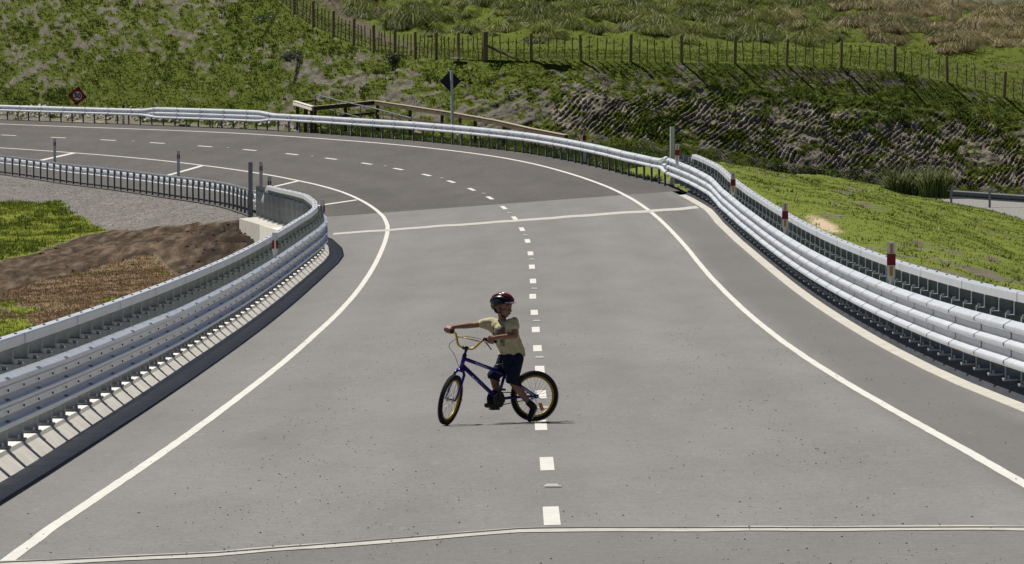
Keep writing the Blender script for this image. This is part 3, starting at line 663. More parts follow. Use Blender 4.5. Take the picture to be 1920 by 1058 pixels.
# --- grass bank on the right
s = np.arange(-20, 300, .5); t = np.concatenate([np.linspace(0, 14, 110), np.linspace(14.3, 60, 60)]); uo = np.where(s < 155, bar_r(s)+.5, wb_r(s)+.3)
B_ = surf(s[:, None], uo[:, None]+t[None]); X, Y = B_[..., 0], B_[..., 1]
pl = -5.1-.215*(X-6.3)-.004*(Y-220)+(fbm(X*.3, Y*.06, 71)-.5)*.5+(fbm(X*1.3, Y*.35, 72)-.5)*.16
ye = np.interp(X, [5.0, 6.3, 10.3, 14.3, 16, 18, 25, 40], [232, 241, 269, 288, 272, 262, 240, 230])
B_[..., 2] = np.maximum(pl-.4*np.maximum(0, Y-ye), -9.4)+ZC
edge = surf(s, uo)[:, 2][:, None]-.12
B_[..., 2] = np.minimum(B_[..., 2], edge+.25*sstep(0, 1.5, t)[None])
pxb, pyb = pix(B_); n1 = fbm(X*.5, Y*.12, 73); n2 = fbm(X*2, Y*.5, 74)
sand = np.exp(-(((pxb-1545-(n2-.5)*30)/40)**2+((pyb-422-(pxb-1545)*.42)/(9+n1*6))**2)); sand = np.clip((sand-.35)*3, 0, 1)
grass_b = np.clip(.95-1.4*sstep(.56, .68, n1)*sstep(.45, .6, n2), 0, 1)
trk = np.exp(-((pyb-(428+(pxb-1540)*.20))/5)**2)*sstep(1560, 1600, pxb)*.6*n2+np.exp(-((pyb-(475+(pxb-1700)*.26))/6)**2)*sstep(1680, 1720, pxb)*.7*n2
grass_b = np.clip(grass_b-trk*1.2, 0, 1)
grid_mesh('grass_bank', B_, M['bank'], {'grass': grass_b, 'dirt': sand})['kind'] = 'structure'
# lower gravel road in the gully
g = np.array([[at(x, y, d) for x in np.arange(1500, 2500, 40)] for y, d in ((392, 270), (392, 288), (392, 303), (388, 308), (380, 313), (374, 319))]); g[..., 2] = (np.array([-9.9, -9.0, -8.56, -8.52, -8.52, -8.5])+ZC)[:, None]
tag(grid_mesh('gravel_road', g, M['gravel']), kind='structure')
# far country beyond the paddock
g = []
for d, z in ((700, -8), (1500, -5.0), (2600, 4), (3200, 14), (4200, 10)):
    xs = np.linspace(-900, 900, 60)*d/2600*1.6; g.append(np.stack([xs, np.full(60, d), ZC+z+(fbm(xs*.004+d, xs*0, 81)-.5)*abs(z)*.8], -1))
tag(grid_mesh('far_hills', np.array(g), M['farhill']), kind='structure')

# ------------------------------------------------------------------ grass
def tufts(P, hmin, hmax, width, blades, spread, cols, lean=.45, dirv=(0, 0), sc=None):
    n = len(P); N = n*blades; b = np.repeat(P, blades, 0)
    h = rng.uniform(hmin, hmax, N)*np.repeat(rng.uniform(.6, 1.25, n) if sc is None else sc, blades)
    a = rng.uniform(0, 2*np.pi, N); r = spread*np.sqrt(rng.uniform(0, 1, N)); b = b+np.stack([r*np.cos(a), r*np.sin(a), 0*r], -1)
    l = rng.uniform(.1, 1, N)*lean; tip = b+np.stack([h*l*np.cos(a)+h*dirv[0], h*l*np.sin(a)+h*dirv[1], h*np.sqrt(np.maximum(.1, 1-.6*l*l))], -1)
    ww = width*rng.uniform(.6, 1.3, N); f = rng.uniform(0, 2*np.pi, N); d = np.stack([np.cos(f)*ww, np.sin(f)*ww*.6, 0*ww], -1)
    b = b-np.array([0, 0, .03]); T = np.stack([b-d, b+d, tip], 1)
    c0, c1 = np.array(cols[0]), np.array(cols[1]); m = np.repeat(rng.uniform(0, 1, n), blades)*.65+rng.uniform(0, .35, N)
    C = c0[None]+(c1-c0)[None]*m[:, None]; return T, C
def scatter(P, mask, n):
    """random points on a grid of positions, by weight and cell area"""
    A = np.linalg.norm(np.cross(P[1:, :-1]-P[:-1, :-1], P[:-1, 1:]-P[:-1, :-1]), axis=-1); wgt = (A*mask[:-1, :-1]).reshape(-1); wgt = np.maximum(wgt, 0)
    c = np.cumsum(wgt); idx = np.minimum(np.searchsorted(c, rng.uniform(0, c[-1], n)), len(wgt)-1); r, q = np.divmod(idx, P.shape[1]-1)
    a, b = rng.uniform(0, 1, (n, 1)), rng.uniform(0, 1, (n, 1))
    return (P[r, q]*(1-a)+P[r+1, q]*a)*(1-b)+(P[r, q+1]*(1-a)+P[r+1, q+1]*a)*b, r, q
inv_ = (PXG > -60)*(PXG < 1990)
# cut face and verge
mk = inv_*np.clip((grass-.42)*2.2, 0, 1)*((kind == 1) | (kind == 0))*(PYG > -12)
p, r, q = scatter(G, mk, 34000); T1, C1 = tufts(p, .03, .10, .034, 6, .13, ((.034, .054, .006), (.145, .18, .022)), 1.4)
p, r, q = scatter(G, mk*sstep(.5, .62, fbm(G[..., 0]*1.1, G[..., 2]*1.3, 91)), 2200); T2, C2 = tufts(p, .08, .20, .04, 14, .22, ((.025, .042, .008), (.10, .13, .03)), 1.1)
tag(tri_mesh('cutting_grass', np.vstack([T1, T2]), M['leaf'], np.vstack([C1, C2])), 'patchy green grass growing over the grey cut slope', kind='stuff')
# fenced strip
mk = inv_*(kind == 2)*(1-dirt)*np.clip(grass*1.2-.3, 0, 1)
p, r, q = scatter(G, mk, 9000); T1, C1 = tufts(p, .04, .13, .03, 5, .1, ((.10, .14, .016), (.25, .28, .05)), 1.0)
tag(tri_mesh('strip_grass', T1, M['leaf'], C1), 'short light green grass strip along the farm fence', kind='stuff')
# tussock paddock
mk = inv_*(kind == 3)*(PYG > -14)*(1-dirt)*sstep(.03, .10, vv)*(.15+1.2*sstep(.35, .7, np.broadcast_to(tus, PXG.shape)))
def tussocks(P, rad, hgt, blades, colA, colB, wind=(.25, -.12)):
    """domes of drooping blades: each blade rises, bends over and hangs"""
    n = len(P); N = n*blades; b = np.repeat(P, blades, 0); rr = np.repeat(rad, blades); hh = np.repeat(hgt, blades)*rng.uniform(.55, 1.1, N)
    a = rng.uniform(0, 2*np.pi, N); o = np.sqrt(rng.uniform(0, 1, N)); out = np.stack([np.cos(a), np.sin(a), 0*a], -1)
    root = b+out*(rr*.35*o)[:, None]; root[:, 2] -= .05; reach = rr*(.35+.85*o); wv = np.array([wind[0], wind[1], 0])
    mid = root+out*(reach*.45)[:, None]+wv*(hh*.4)[:, None]; mid[:, 2] += hh*(1-.25*o)
    tip = root+out*reach[:, None]+wv*(hh*.9)[:, None]; tip[:, 2] += hh*(.80-.80*o)
    f = rng.uniform(0, 2*np.pi, N); d = np.stack([np.cos(f), np.sin(f)*.6, 0*f], -1)*(.013*rng.uniform(.6, 1.5, N))[:, None]
    T = np.concatenate([np.stack([root-d, root+d, mid+d*.8], 1), np.stack([root-d, mid+d*.8, mid-d*.8], 1), np.stack([mid-d*.8, mid+d*.8, tip], 1)])
    m = np.clip(np.repeat(rng.uniform(0, 1, n), blades)*.6+rng.uniform(0, .4, N), 0, 1)[:, None]; C = np.repeat(colA, blades, 0)*(1-m)+np.repeat(colB, blades, 0)*m
    return T, np.concatenate([C, C, C*1.1])
p, r, q = scatter(G, mk, 900); brown = sstep(.40, .60, fbm(p[:, 0]*.16+4, p[:, 1]*.10, 95)*.55+sstep(1250, 1750, PXG[r, q])*.36+.02)
w_ = (rng.uniform(0, 1, len(p)) < brown)[:, None]*rng.uniform(.6, 1, (len(p), 1))
rad = rng.uniform(.35, .95, len(p))*rng.uniform(.8, 1.25, len(p))
Ta, Ca = tussocks(p, rad, rad*rng.uniform(.55, .85, len(p)), 190, np.array([.030, .048, .008])*(1-w_)+np.array([.085, .065, .030])*w_, np.array([.25, .28, .06])*(1-w_)+np.array([.46, .36, .21])*w_)
Tb, Cb = Ta[:0], Ca[:0]
p, r, q = scatter(G, inv_*(kind == 3)*(PYG > -14)*(1-dirt), 9000); Tc, Cc = tufts(p, .05, .14, .035, 5, .16, ((.07, .10, .014), (.21, .24, .045)), 1.1)
tag(tri_mesh('paddock_tussock', np.vstack([Ta, Tb, Tc]), M['leaf'], np.vstack([Ca, Cb, Cc])), 'rough green and brown tussock grass of the paddock above the fence', kind='stuff')
# right bank
_, pyb2 = pix(B_); mk = grass_b*(1-sand)*(pxb > 1250)*(pxb < 1990)*(pyb2 < 640)
p, r, q = scatter(B_, mk, 36000); T1, C1 = tufts(p, .012, .05, .018, 5, .10, ((.11, .145, .014), (.22, .255, .035)), 1.5)
p, r, q = scatter(B_, mk*sstep(.5, .6, fbm(B_[..., 0]*.9, B_[..., 1]*.22, 97)), 1500); T2, C2 = tufts(p, .03, .09, .026, 10, .18, ((.06, .09, .012), (.16, .20, .03)), 1.4)
p, r, q = scatter(B_, mk, 260); T3, C3 = tufts(p, .03, .09, .02, 3, .03, ((.5, .5, .3), (.6, .55, .2)), .3)
tag(tri_mesh('bank_grass', np.vstack([T1, T2, T3]), M['leaf'], np.vstack([C1, C2, C3])), 'short bright green grass on the bank right of the bridge', kind='stuff')
# left field
vis = (pxf > -80)*(pxf < 560)*(pyf < 720)
p, r, q = scatter(F_, vis*(is_green | dry_green), 9000); T1, C1 = tufts(p, .03, .10, .017, 6, .09, ((.11, .15, .012), (.27, .30, .04)), 1.1)
p, r, q = scatter(F_, vis*is_green*sstep(.5, .6, fbm(F_[..., 0]*1.2, F_[..., 1]*.3, 98)), 500); T2, C2 = tufts(p, .06, .16, .022, 10, .16, ((.05, .09, .012), (.12, .16, .03)), .8)
tag(tri_mesh('field_grass', np.vstack([T1, T2]), M['leaf'], np.vstack([C1, C2])), 'bright green grass patch on the field at the left', kind='stuff')
p, r, q = scatter(F_, vis*(is_dry & ~dry_green), 9000); T1, C1 = tufts(p, .02, .07, .016, 5, .12, ((.10, .062, .03), (.33, .24, .145)), 1.3)
tag(tri_mesh('dry_straw', T1, M['leaf'], C1), 'flattened brown straw on the field beside the left barrier', kind='stuff')
# clods and stones
def stones(P, rmin, rmax, mt, name, label, sq=.6):
    mb = MB()
    for p in P:
        r = rnd.uniform(rmin, rmax)**1; q = Matrix.Rotation(rnd.uniform(0, 6), 3, 'Z') @ Matrix.Rotation(rnd.uniform(-.4, .4), 3, 'X'); n0 = len(mb.V)
        mb.ball((p[0], p[1], p[2]+r*sq*.35), (r, r*rnd.uniform(.7, 1), r*sq), 6, 0, q)
        for i in range(n0, len(mb.V)):
            v = mb.V[i]; mb.V[i] = tuple(v[k]+rnd.uniform(-.22, .22)*r for k in range(3))
    return mb.build(name, mt)
p, r, q = scatter(F_, vis*(is_dirt*(n1f > .5)*1.+dark*4+.10*is_dry), 300)
tag(stones(p, .012, .06, noisy('clod_soil', (.02, .015, .011), (.06, .045, .033), 8, .95), 'soil_clods', ''), 'dark clods of turned soil lying over the field', kind='stuff')
p, r, q = scatter(F_, vis*is_gravel*(pyf > 335), 2600)
tag(stones(p, .008, .020, M['gravel'], 'verge_gravel', ''), 'loose grey gravel below the inner guardrail', kind='stuff')
mk = inv_*(kind == 0)*(PXG < 560)*(vv > .15)
p, r, q = scatter(G, mk*1., 420); tag(stones(p, .04, .16, M['rock'], 'toe_rubble', '', .8), 'pale broken rock at the foot of the hillside behind the guardrail', kind='stuff')
mk = inv_*(kind == 1)*(grass < .35)*(PYG > 0)*(PXG > 620)
p, r, q = scatter(G, mk*1., 500); tag(stones(p, .015, .05, M['rockdark'], 'slope_rubble', '', .8), 'small stones lying on the bare parts of the cut slope', kind='stuff')
# ------------------------------------------------------------------ farm fence along the top of the cut
def crest_at(x, row=130):
    return np.array([np.interp(x, px, G[row, :, j]) for j in range(3)])
def fence_post(w, h):
    mb = MB(); mb.tube([(0, 0, -.4), (0, 0, h-.02), (0, 0, h)], [w, w*.93, w*.8], 8); return mb.mesh('post', M['timber'])
def batten_mesh():
    mb = MB(); mb.box((0, 0, .47), (.046, .035, .94)); return mb.mesh('batten', M['timber'])
PM, BM = fence_post(.075, 1.12), batten_mesh()
def farm_fence(posts, nb, label, wires=7):
    base = crest_at(posts[len(posts)//2]); t = empty('farm_fence', tuple(base)); tag(t, label, 'fence', 'farm fences')
    for x in posts:
        p = crest_at(x); o = link(bpy.data.objects.new('post', PM), t); o.location = Vector(p-base); o.rotation_euler = (R_(rnd.uniform(-2, 2)), R_(rnd.uniform(-3, 3)), rnd.uniform(0, 6))
        s = rnd.uniform(.96, 1.06); o.scale = (s, s, s)
    for a, b in zip(posts[:-1], posts[1:]):
        for i in range(1, nb+1):
            p = crest_at(a+(b-a)*i/(nb+1)+rnd.uniform(-1, 1)); o = link(bpy.data.objects.new('batten', BM), t)
            o.location = Vector(p-base)+Vector((0, 0, rnd.uniform(-.04, .09))); o.rotation_euler = (R_(rnd.uniform(-3, 3)), R_(rnd.uniform(-4, 4)), 0)
    mb = MB(); xs = np.arange(posts[0], posts[-1]+.1, 6.)
    for k in range(wires): mb.tube([tuple(crest_at(x)-base+np.array([0, -.05, .13+.145*k])) for x in xs], .0022, 4)
    mb.build('wires', M['wire'], t); return t, base
tA, bA = farm_fence([447, 481, 515, 552, 588, 625, 663, 701, 740, 779, 818, 859, 906], 4, 'dark timber post and batten farm fence climbing to the left along the dirt track')
tB, bB = farm_fence([910, 996, 1089, 1182, 1278, 1378, 1475, 1577, 1678, 1776, 1883, 1985], 5, 'long timber post and batten wire fence along the top of the ribbed cutting')
sp = crest_at(910)-bB
o = link(bpy.data.objects.new('strainer_post', fence_post(.12, 1.2)), tB); o.location = sp
mb = MB(); e = crest_at(972)-bB; mb.tube([tuple(sp+np.array([.1, -.02, .58])), tuple(e+np.array([0, -.1, .02]))], .06, 8); mb.build('brace', M['timber'], tB)
def plank(x0, x1, n, label):
    mb = MB()
    for k in range(n):
        a = crest_at(x0+k*4); b = crest_at(x1-k*9); mb.beam(a+np.array([0, -.25-.12*k, .06]), b+np.array([0, -.25-.10*k, .07]), .14, .05)
    o = mb.build('plank_stack', M['plank']); return tag(o, label, 'planks')
plank(846, 871, 2, 'short pale planks lying left of the fence corner post')
plank(1008, 1064, 2, 'long pale planks lying below the fence right of its brace')

# ------------------------------------------------------------------ timber rail fence and pipe rail by the culvert
M['railcap'] = noisy('pale_rail_top', (.30, .25, .17), (.46, .39, .28), 5)  # pale tone for the thin strip on top of the darker rails
def rail_fence():
    base = at(640, 262, 303.); t = empty('timber_rail_fence', tuple(base)); tag(t, 'low brown timber rail fence with pale end, behind the far guardrail at the culvert', 'fence')
    top = [(552, 193.5, 313), (587, 204, 305), (703, 193, 308), (840, 214, 293), (930, 230, 284), (1000, 246, 277), (1062, 258, 271)]
    P = [at(*p) for p in top]
    for a, b, m in zip(P[:-1], P[1:], [1]+[0]*5):
        mb = MB(); mb.beam(a-base, b-base, .13, .15); up_ = np.array([0, 0, .0875]); mb.beam(a-base+up_, b-base+up_, .16, .025, 1); mb.build('rail', [M['plank'], M['plank']] if m else [M['railtimber'], M['railcap']], t)
        if not m:
            mb = MB(); q = np.array([0, 0, -.42]); mb.beam(a-base+q, b-base+q, .06, .10); mb.build('rail', M['railtimber'], t)
    mb = MB(); mb.beam(at(552, 192.5, 313)-base, at(592, 188, 318)-base, .12, .075); mb.build('rail', M['railtimber'], t)
    for x in (558, 573, 584, 591, 648, 708, 769, 829, 891, 945, 1005):
        y = np.interp(x, [q[0] for q in top], [q[1] for q in top]); d = np.interp(x, [q[0] for q in top], [q[2] for q in top])
        p = at(x, y, d)-base; mb = MB(); mb.box((p[0], p[1], p[2]-.66), (.13, .13, 1.25)); mb.build('post', M['railtimber'], t)
rail_fence()
M['pipe'] = mat('dull_pipe', (.16, .18, .20), .5, .3)
base = at(590, 235, 310); t = empty('pipe_gate', tuple(base)); tag(t, 'bent grey steel pipe rail leaning down to the right behind the timber rail fence', 'gate')
mb = MB(); gpts = [at(591, 210, 309), at(590.5, 184, 309), at(592, 179.5, 309), at(596, 178.5, 309), at(640, 190, 305), at(700, 203, 300), at(772, 222, 295)]
mb.tube([p-base for p in gpts], .026, 8); mb.build('pipe', M['pipe'], t)
mb = MB(); mb.tube([p-base for p in (at(592, 199, 309), at(640, 211, 305), at(674, 220, 302))], .020, 6); mb.build('pipe', M['pipe'], t)
for x, y0, y1, d in ((620, 185, 212, 307), (676, 197, 222, 302), (735, 212, 230, 298)):
    mb = MB(); mb.tube([at(x, y0, d)-base, at(x, y1, d)-base], .020, 6); mb.build('pipe', M['pipe'], t)

# ------------------------------------------------------------------ signs
def text(s, size, m, parent, loc, rot=(0, 0, 0), ext=.002, shear=0., name='lettering', bold=0.):
    c = bpy.data.curves.new(name, 'FONT'); c.body = s; c.size = size; c.extrude = ext; c.align_x = 'CENTER'; c.align_y = 'CENTER'; c.shear = shear; c.offset = bold
    o = bpy.data.objects.new(name, c); scene.collection.objects.link(o); bpy.context.view_layer.update()
    me = bpy.data.meshes.new_from_object(o.evaluated_get(bpy.context.evaluated_depsgraph_get())); bpy.data.objects.remove(o)
    me.materials.clear(); me.materials.append(m); q = link(bpy.data.objects.new(name, me), parent); q.location = loc; q.rotation_euler = rot; return q
c = at(139.5, 179.8, 355.); t = empty('speed_sign', (c[0], c[1], c[2]-1.2)); t.rotation_euler = (0, R_(7.0), R_(4)); tag(t, 'black diamond speed sign with a red ring reading 50, tilted behind the far guardrail', 'sign')
mb = MB(); h = .325; mb.box((0, 0, 1.2), (h*2, .02, h*2), 0, Matrix.Rotation(R_(45), 3, 'Y')); mb.build('panel', M['signblack'], t)
def disc(r, y0, y1, n=36, cc=(0, 0, 1.2)):
    mb = MB(); mb.sections([[(cc[0]+r*math.cos(2*math.pi*i/n), y, cc[2]+r*math.sin(2*math.pi*i/n)) for i in range(n)] for y in (y0, y1)]); return mb
disc(.324, -.011, -.016).build('red_ring', M['signred'], t); disc(.205, -.016, -.020).build('white_disc', M['signwhite'], t)
mb = MB()
text('50', .33, M['signblack'], t, (0, -.021, 1.2), (R_(90), 0, 0), bold=.014, name='numerals')
mb = MB(); mb.tube([(0, .04, -.4), (0, .04, 1.5)], .035, 8); mb.build('pole', M['galv_post'], t)
mb = MB(); mb.box((.0, .03, .95), (.05, .03, .35)); mb.build('bracket', M['galv_post'], t)
b = at(847, 263, 279.0); t = empty('diamond_sign', tuple(b)); tag(t, 'dark diamond sign seen from behind on a tall pale pole beyond the far guardrail', 'sign')
mb = MB(); mb.tube([(.04, 0, -.3), (.02, 0, 1.2), (-.01, 0, 2.6)], .055, 10); mb.build('pole', noisy('pole_paint', (.55, .57, .60), (.7, .71, .73), 3, .5), t)
mb = MB(); h = .285; mb.box((-.045, .075, 2.2), (h*2, .012, h*2), 0, Matrix.Rotation(R_(45), 3, 'Y')); mb.build('panel', M['signback'], t)
for z in (2.05, 2.35):
    mb = MB(); mb.box((-.04, .055, z), (.36, .03, .03)); mb.build('bracket', M['signback'], t)
c = at(812, 156, 318.2); o = stones([(0, 0, 0)], .22, .24, M['rockdark'], 'boulder', ''); o.location = c; o.rotation_euler = (.3, .5, .4); tag(o, 'dark boulder on the cut slope left of the diamond sign', 'boulder')

# ------------------------------------------------------------------ flax clump and shrubs at the foot of the cut
def flax(base, n, hgt, wid, label):
    b0 = np.array(base); T = []; C = []; cl = [(rng.uniform(-.5, .5)*wid*.8, rng.uniform(-.3, .3), rng.uniform(.55, 1.1)) for _ in range(9)]
    for i in range(n):
        q_ = cl[i % 9]; b = b0+np.array([q_[0], q_[1], 0]); a = rng.uniform(0, 2*np.pi); r = abs(rng.normal(0, .35))*wid/7; p = b+np.array([r*math.cos(a)*1.0, r*math.sin(a)*.8, -.05]); h = hgt*q_[2]*rng.uniform(.45, 1.1)
        out = np.array([math.cos(a), math.sin(a)*.8, 0])*rng.uniform(.05, .9)*h*.7+np.array([-.08*h, 0, 0]); w = rng.uniform(.014, .03)
        sd = np.array([-math.sin(a), math.cos(a), 0])*w; sd = sd*.5+np.array([w*.6, 0, 0]); prev = p; k = 5; col = np.array([.055, .075, .022])*(1-(m := rng.uniform(0, 1)))+np.array([.30, .33, .16])*m
        pts = [p+out*(q/k)**1.8+np.array([0, 0, h*(q/k)*(1-.33*(q/k)**2*rng.uniform(.5, 1.5))]) for q in range(k+1)]
        for q in range(k):
            w0 = 1-.85*(q/k)**2; w1 = 1-.85*((q+1)/k)**2; A, B = pts[q]-sd*w0, pts[q]+sd*w0; D, E = pts[q+1]-sd*w1, pts[q+1]+sd*w1
            T += [(A, B, E), (A, E, D)]; C += [col, col]
    return tag(tri_mesh('flax_clump', np.array(T), M['leaf'], np.array(C)), label, 'shrub')
_i = np.argmin(np.abs(pxb-1724)+np.abs(B_[..., 1]-268)*8); flax(B_.reshape(-1, 3)[_i], 1500, 1.5, 2.7, 'large pale green flax clump on the bank edge, left of the gully guardrail')
def shrub(base, w, h, n, label, dark=(.010, .018, .006), light=(.045, .065, .015)):
    b = np.array(base); T = []; C = []; nc = max(4, int(w*4)); cs = [b+np.array([rng.uniform(-w/2, w/2), rng.uniform(-.3, .3), h*rng.uniform(.1, .75)]) for _ in range(nc)]
    for i in range(n):
        c = cs[rng.integers(nc)]; v = rng.normal(0, 1, 3); v /= np.linalg.norm(v); p = c+v*np.array([.34, .3, .24])*rng.uniform(.35, 1.1); s = rng.uniform(.025, .06)
        a = rng.normal(0, 1, 3); a /= np.linalg.norm(a); d = np.cross(a, rng.normal(0, 1, 3)); d /= np.linalg.norm(d); m = rng.uniform(0, 1)**1.4
        T.append((p-a*s, p+d*s*.6, p+a*s*1.1)); C.append(np.array(dark)*(1-m)+np.array(light)*m)
        if i % 2: T.append((p-a*s, p+a*s*1.1, p-d*s*.6)); C.append(C[-1])
    for c in cs:
        w_ = np.array([.012, 0, 0]); f = np.array([c[0], c[1], b[2]-.1]); T.append((f-w_, f+w_, c)); C.append(np.array([.03, .02, .012]))
    o = tri_mesh('low_shrub', np.array(T), M['leaf'], np.array(C)); return tag(o, label, 'shrub', 'low shrubs at the foot of the cutting')
for x, y, d, w, h, lab in ((1465, 330, 313.5, 1.6, .55, 'dark low shrub at the toe of the ribbed cutting, leftmost of the dark row'), (1530, 342, 315, 1.9, .8, 'dark low shrub in the deep hollow at the toe of the cutting'), (1600, 349, 316.5, 1.8, .85, 'dark low shrub at the toe of the cutting, left of the flax clump'), (1668, 350, 318, 1.2, .6, 'dark shrub behind the left side of the flax clump'), (1800, 362, 320.5, 1.5, .75, 'dark shrub right behind the flax clump on the cutting'), (1895, 366, 323.5, 1.3, .6, 'dark shrub above the gully guardrail at the right edge')):
    shrub(at(x, y, d), w, h, 1500, lab)
for x, v, w, h, lab in ((508, 70, 1.7, .35, 'grey-green low shrub on the slope below the left farm fence'), (560, 50, 1.2, .3, 'grey-green low shrub on the slope left of the bare rock patch'), (735, 84, .8, .3, 'green low shrub near the top of the slope beside a rock edge')):
    c = crest_at(x, 10+int(v*1.3)); shrub(c+np.array([0, -.1, -.05]), w, h, 1100, lab, (.03, .045, .018), (.11, .135, .07))
# ------------------------------------------------------------------ bicycle (local frame: x forward, y to the rider's left, z up; origin under the rear hub)
axd = Vector((-.285, 0, .958)).normalized(); CR = Vector((.797, 0, .535)); STEER = R_(47); RW = .257; hubN = Vector((.945, 0, RW-.005))
SR = Matrix.Translation(CR) @ Matrix.Rotation(STEER, 4, axd) @ Matrix.Translation(-CR); _n = SR.to_3x3() @ Vector((0, 1, 0))
FLOW = (SR @ hubN).z-RW*math.sqrt(1-_n.z**2)                 # how far the turned front wheel reaches below the level of the rear one
YAW = R_(21); cz, sz = math.cos(YAW), math.sin(YAW)
base = surf(21.0, -.08, .004); front = surf(20.6, -.94, .004)
F = Vector((-cz, -sz, 0)); fz = (front[2]-base[2]-FLOW)/.95; F = Vector((-cz, -sz, fz)).normalized(); Lf = Vector((sz, -cz, 0)); U = F.cross(Lf)*1.0
if U.z < 0: U = -U
BMAT = Matrix(((F.x, Lf.x, U.x, base[0]), (F.y, Lf.y, U.y, base[1]), (F.z, Lf.z, U.z, base[2]), (0, 0, 0, 1))); BINV = BMAT.inverted()
def loc(zx, zy, l):
    """local point seen at (zx, zy) in the enlarged view of the rider, l metres to his left"""
    qx, qy = 780+.2742*zx, 530+.2742*zy; d = base[1]; 
    for _ in range(6):
        p = BINV @ Vector(at(qx, qy, d)); d += (l-p.y)*(-cz)
    return p
bike = empty('bicycle', mat=BMAT); tag(bike, "child's blue bicycle with yellow handlebar and yellow rims, front wheel turned, on the road", 'bicycle')
m_frame = mat('frame_blue', (.016, .012, .19), .28, .1, .6); m_black = mat('black_rubber', (.012, .012, .013), .75); m_yel = mat('bar_yellow', (.36, .24, .02), .35, .1, .5)
m_blk2 = mat('black_plastic', (.01, .01, .012), .4); m_chrome = mat('steel_bright', (.55, .55, .57), .25, 1.0); m_refl = mat('amber_reflector', (.75, .28, .02), .3)
def wheel(parent, X, reflect, bmx=True):
    """X: matrix from wheel plane (axle along y) to bike frame"""
    mb = MB(); n = 64; R = RW-.0255
    mb.tube([X @ Vector((R*math.cos(a), 0, R*math.sin(a))) for a in [2*math.pi*i/n for i in range(n)]], .0235, 10, 0, True)
    rim = MB(); 
    tyre = mb
    for i in range(72):
        a = 2*math.pi*i/72
        for y, off in ((-.013, .0), (.013, .5), (0, .25)):
            b = a+off*2*math.pi/72; c = Vector(((RW-.004)*math.cos(b), y, (RW-.004)*math.sin(b))); rot = (X.to_3x3() @ Matrix.Rotation(-b, 3, 'Y'))
            tyre.box(X @ c, (.010, .010, .011), 0, rot)
    q = [[X @ Vector((r*math.cos(a), y, r*math.sin(a))) for r, y in ((.212, -.012), (.212, .012), (.193, .010), (.190, 0), (.193, -.010))] for a in [2*math.pi*i/n for i in range(n+1)]]
    rim.sections(q, True, False); w_ = rim.build('wheel', m_yel, parent, True)
    tyre.build('tyre', m_black, w_, False)
    mb = MB(); mb.tube([X @ Vector((0, -.05, 0)), X @ Vector((0, .05, 0))], .016, 10); mb.tube([X @ Vector((0, -.032, 0)), X @ Vector((0, -.028, 0))], .024, 12); mb.tube([X @ Vector((0, .028, 0)), X @ Vector((0, .032, 0))], .024, 12)
    mb.tube([X @ Vector((0, -.065, 0)), X @ Vector((0, .065, 0))], .006, 8); mb.build('hub', m_chrome, w_)
    mb = MB()
    for i in range(28):
        a = 2*math.pi*i/28; s = 1 if i % 2 else -1; b = a+(.62 if (i//2) % 2 else -.62)
        mb.tube([X @ Vector((.022*math.cos(b), .03*s, .022*math.sin(b))), X @ Vector((.193*math.cos(a), 0, .193*math.sin(a)))], .0018, 4)
    mb.build('spokes', m_chrome, w_)
    if reflect is not None:
        mb = MB(); a = reflect; c = X @ Vector((.128*math.cos(a), .012, .128*math.sin(a))); mb.box(c, (.034, .012, .082), 0, X.to_3x3() @ Matrix.Rotation(R_(20), 3, 'Y')); mb.build('reflector', m_refl, w_)
    return w_
wheel(bike, Matrix.Translation((0, 0, RW)), -1.02-math.pi/2*0+math.pi*0-R_(64)*1.0)
# steering assembly: turned about the head tube
H0 = Vector((.752, 0, .688))
fw = Matrix(SR); fw = SR @ Matrix.Translation(hubN)
wheel(bike, fw, None)
T_ = lambda p: SR @ Vector(p)
mb = MB()
for s in (-1, 1):
    mb.tube([T_(CR+Vector((0, s*.03, .0))), T_(CR+Vector((.012, s*.052, -.03))), T_(CR+Vector((.055, s*.055, -.13))), T_(hubN+Vector((0, s*.055, .0)))], [.014, .015, .013, .009], 10)
mb.tube([T_(CR+Vector((0, -.04, .004))), T_(CR+Vector((0, .04, .004)))], .018, 10); mb.build('front_fork', m_frame, bike, True)
mb = MB(); q0 = H0+axd*.01; q1 = H0+axd*.075; mb.tube([T_(q0), T_(q1)], .0135, 10); clampN = q1+Vector((.03, 0, .008)); mb.tube([T_(q1-axd*.012), T_(q1+axd*.016)], .018, 10); mb.tube([T_(q1), T_(clampN)], .015, 10); mb.tube([T_(clampN+Vector((0, -.028, 0))), T_(clampN+Vector((0, .028, 0)))], .021, 10); mb.tube([T_(H0-axd*.008), T_(H0+axd*.014)], .022, 12); mb.build('stem', m_blk2, bike, True)
upv = (axd*.98+Vector((-.12, 0, .0))).normalized()
def barpt(y, h, back=0.): return T_(clampN+upv*h+Vector((-back, y, 0)))
half = [(0, 0, 0), (.035, 0, 0), (.07, .006, 0), (.10, .03, 0), (.13, .085, .004), (.15, .115, .006), (.172, .130, .010), (.20, .133, .016), (.272, .128, .036)]
def smooth(P, it=2):
    for _ in range(it):
        Q = [P[0]]
        for a, b in zip(P[:-1], P[1:]): Q += [a*.75+b*.25, a*.25+b*.75]
        P = Q+[P[-1]]
    return P
hb = [Vector(p) for p in [(-y, h, b) for y, h, b in half[::-1]]+[(y, h, b) for y, h, b in half[1:]]]
hb = smooth(hb); bar = MB(); bar.tube([barpt(*p) for p in hb], .0112, 12); barO = bar.build('handlebar', m_yel, bike, True)
mb = MB(); mb.tube([barpt(-.138, .098, .004), barpt(.138, .098, .004)], .0065, 8); mb.build('crossbar', m_yel, barO, True)
GR = {}
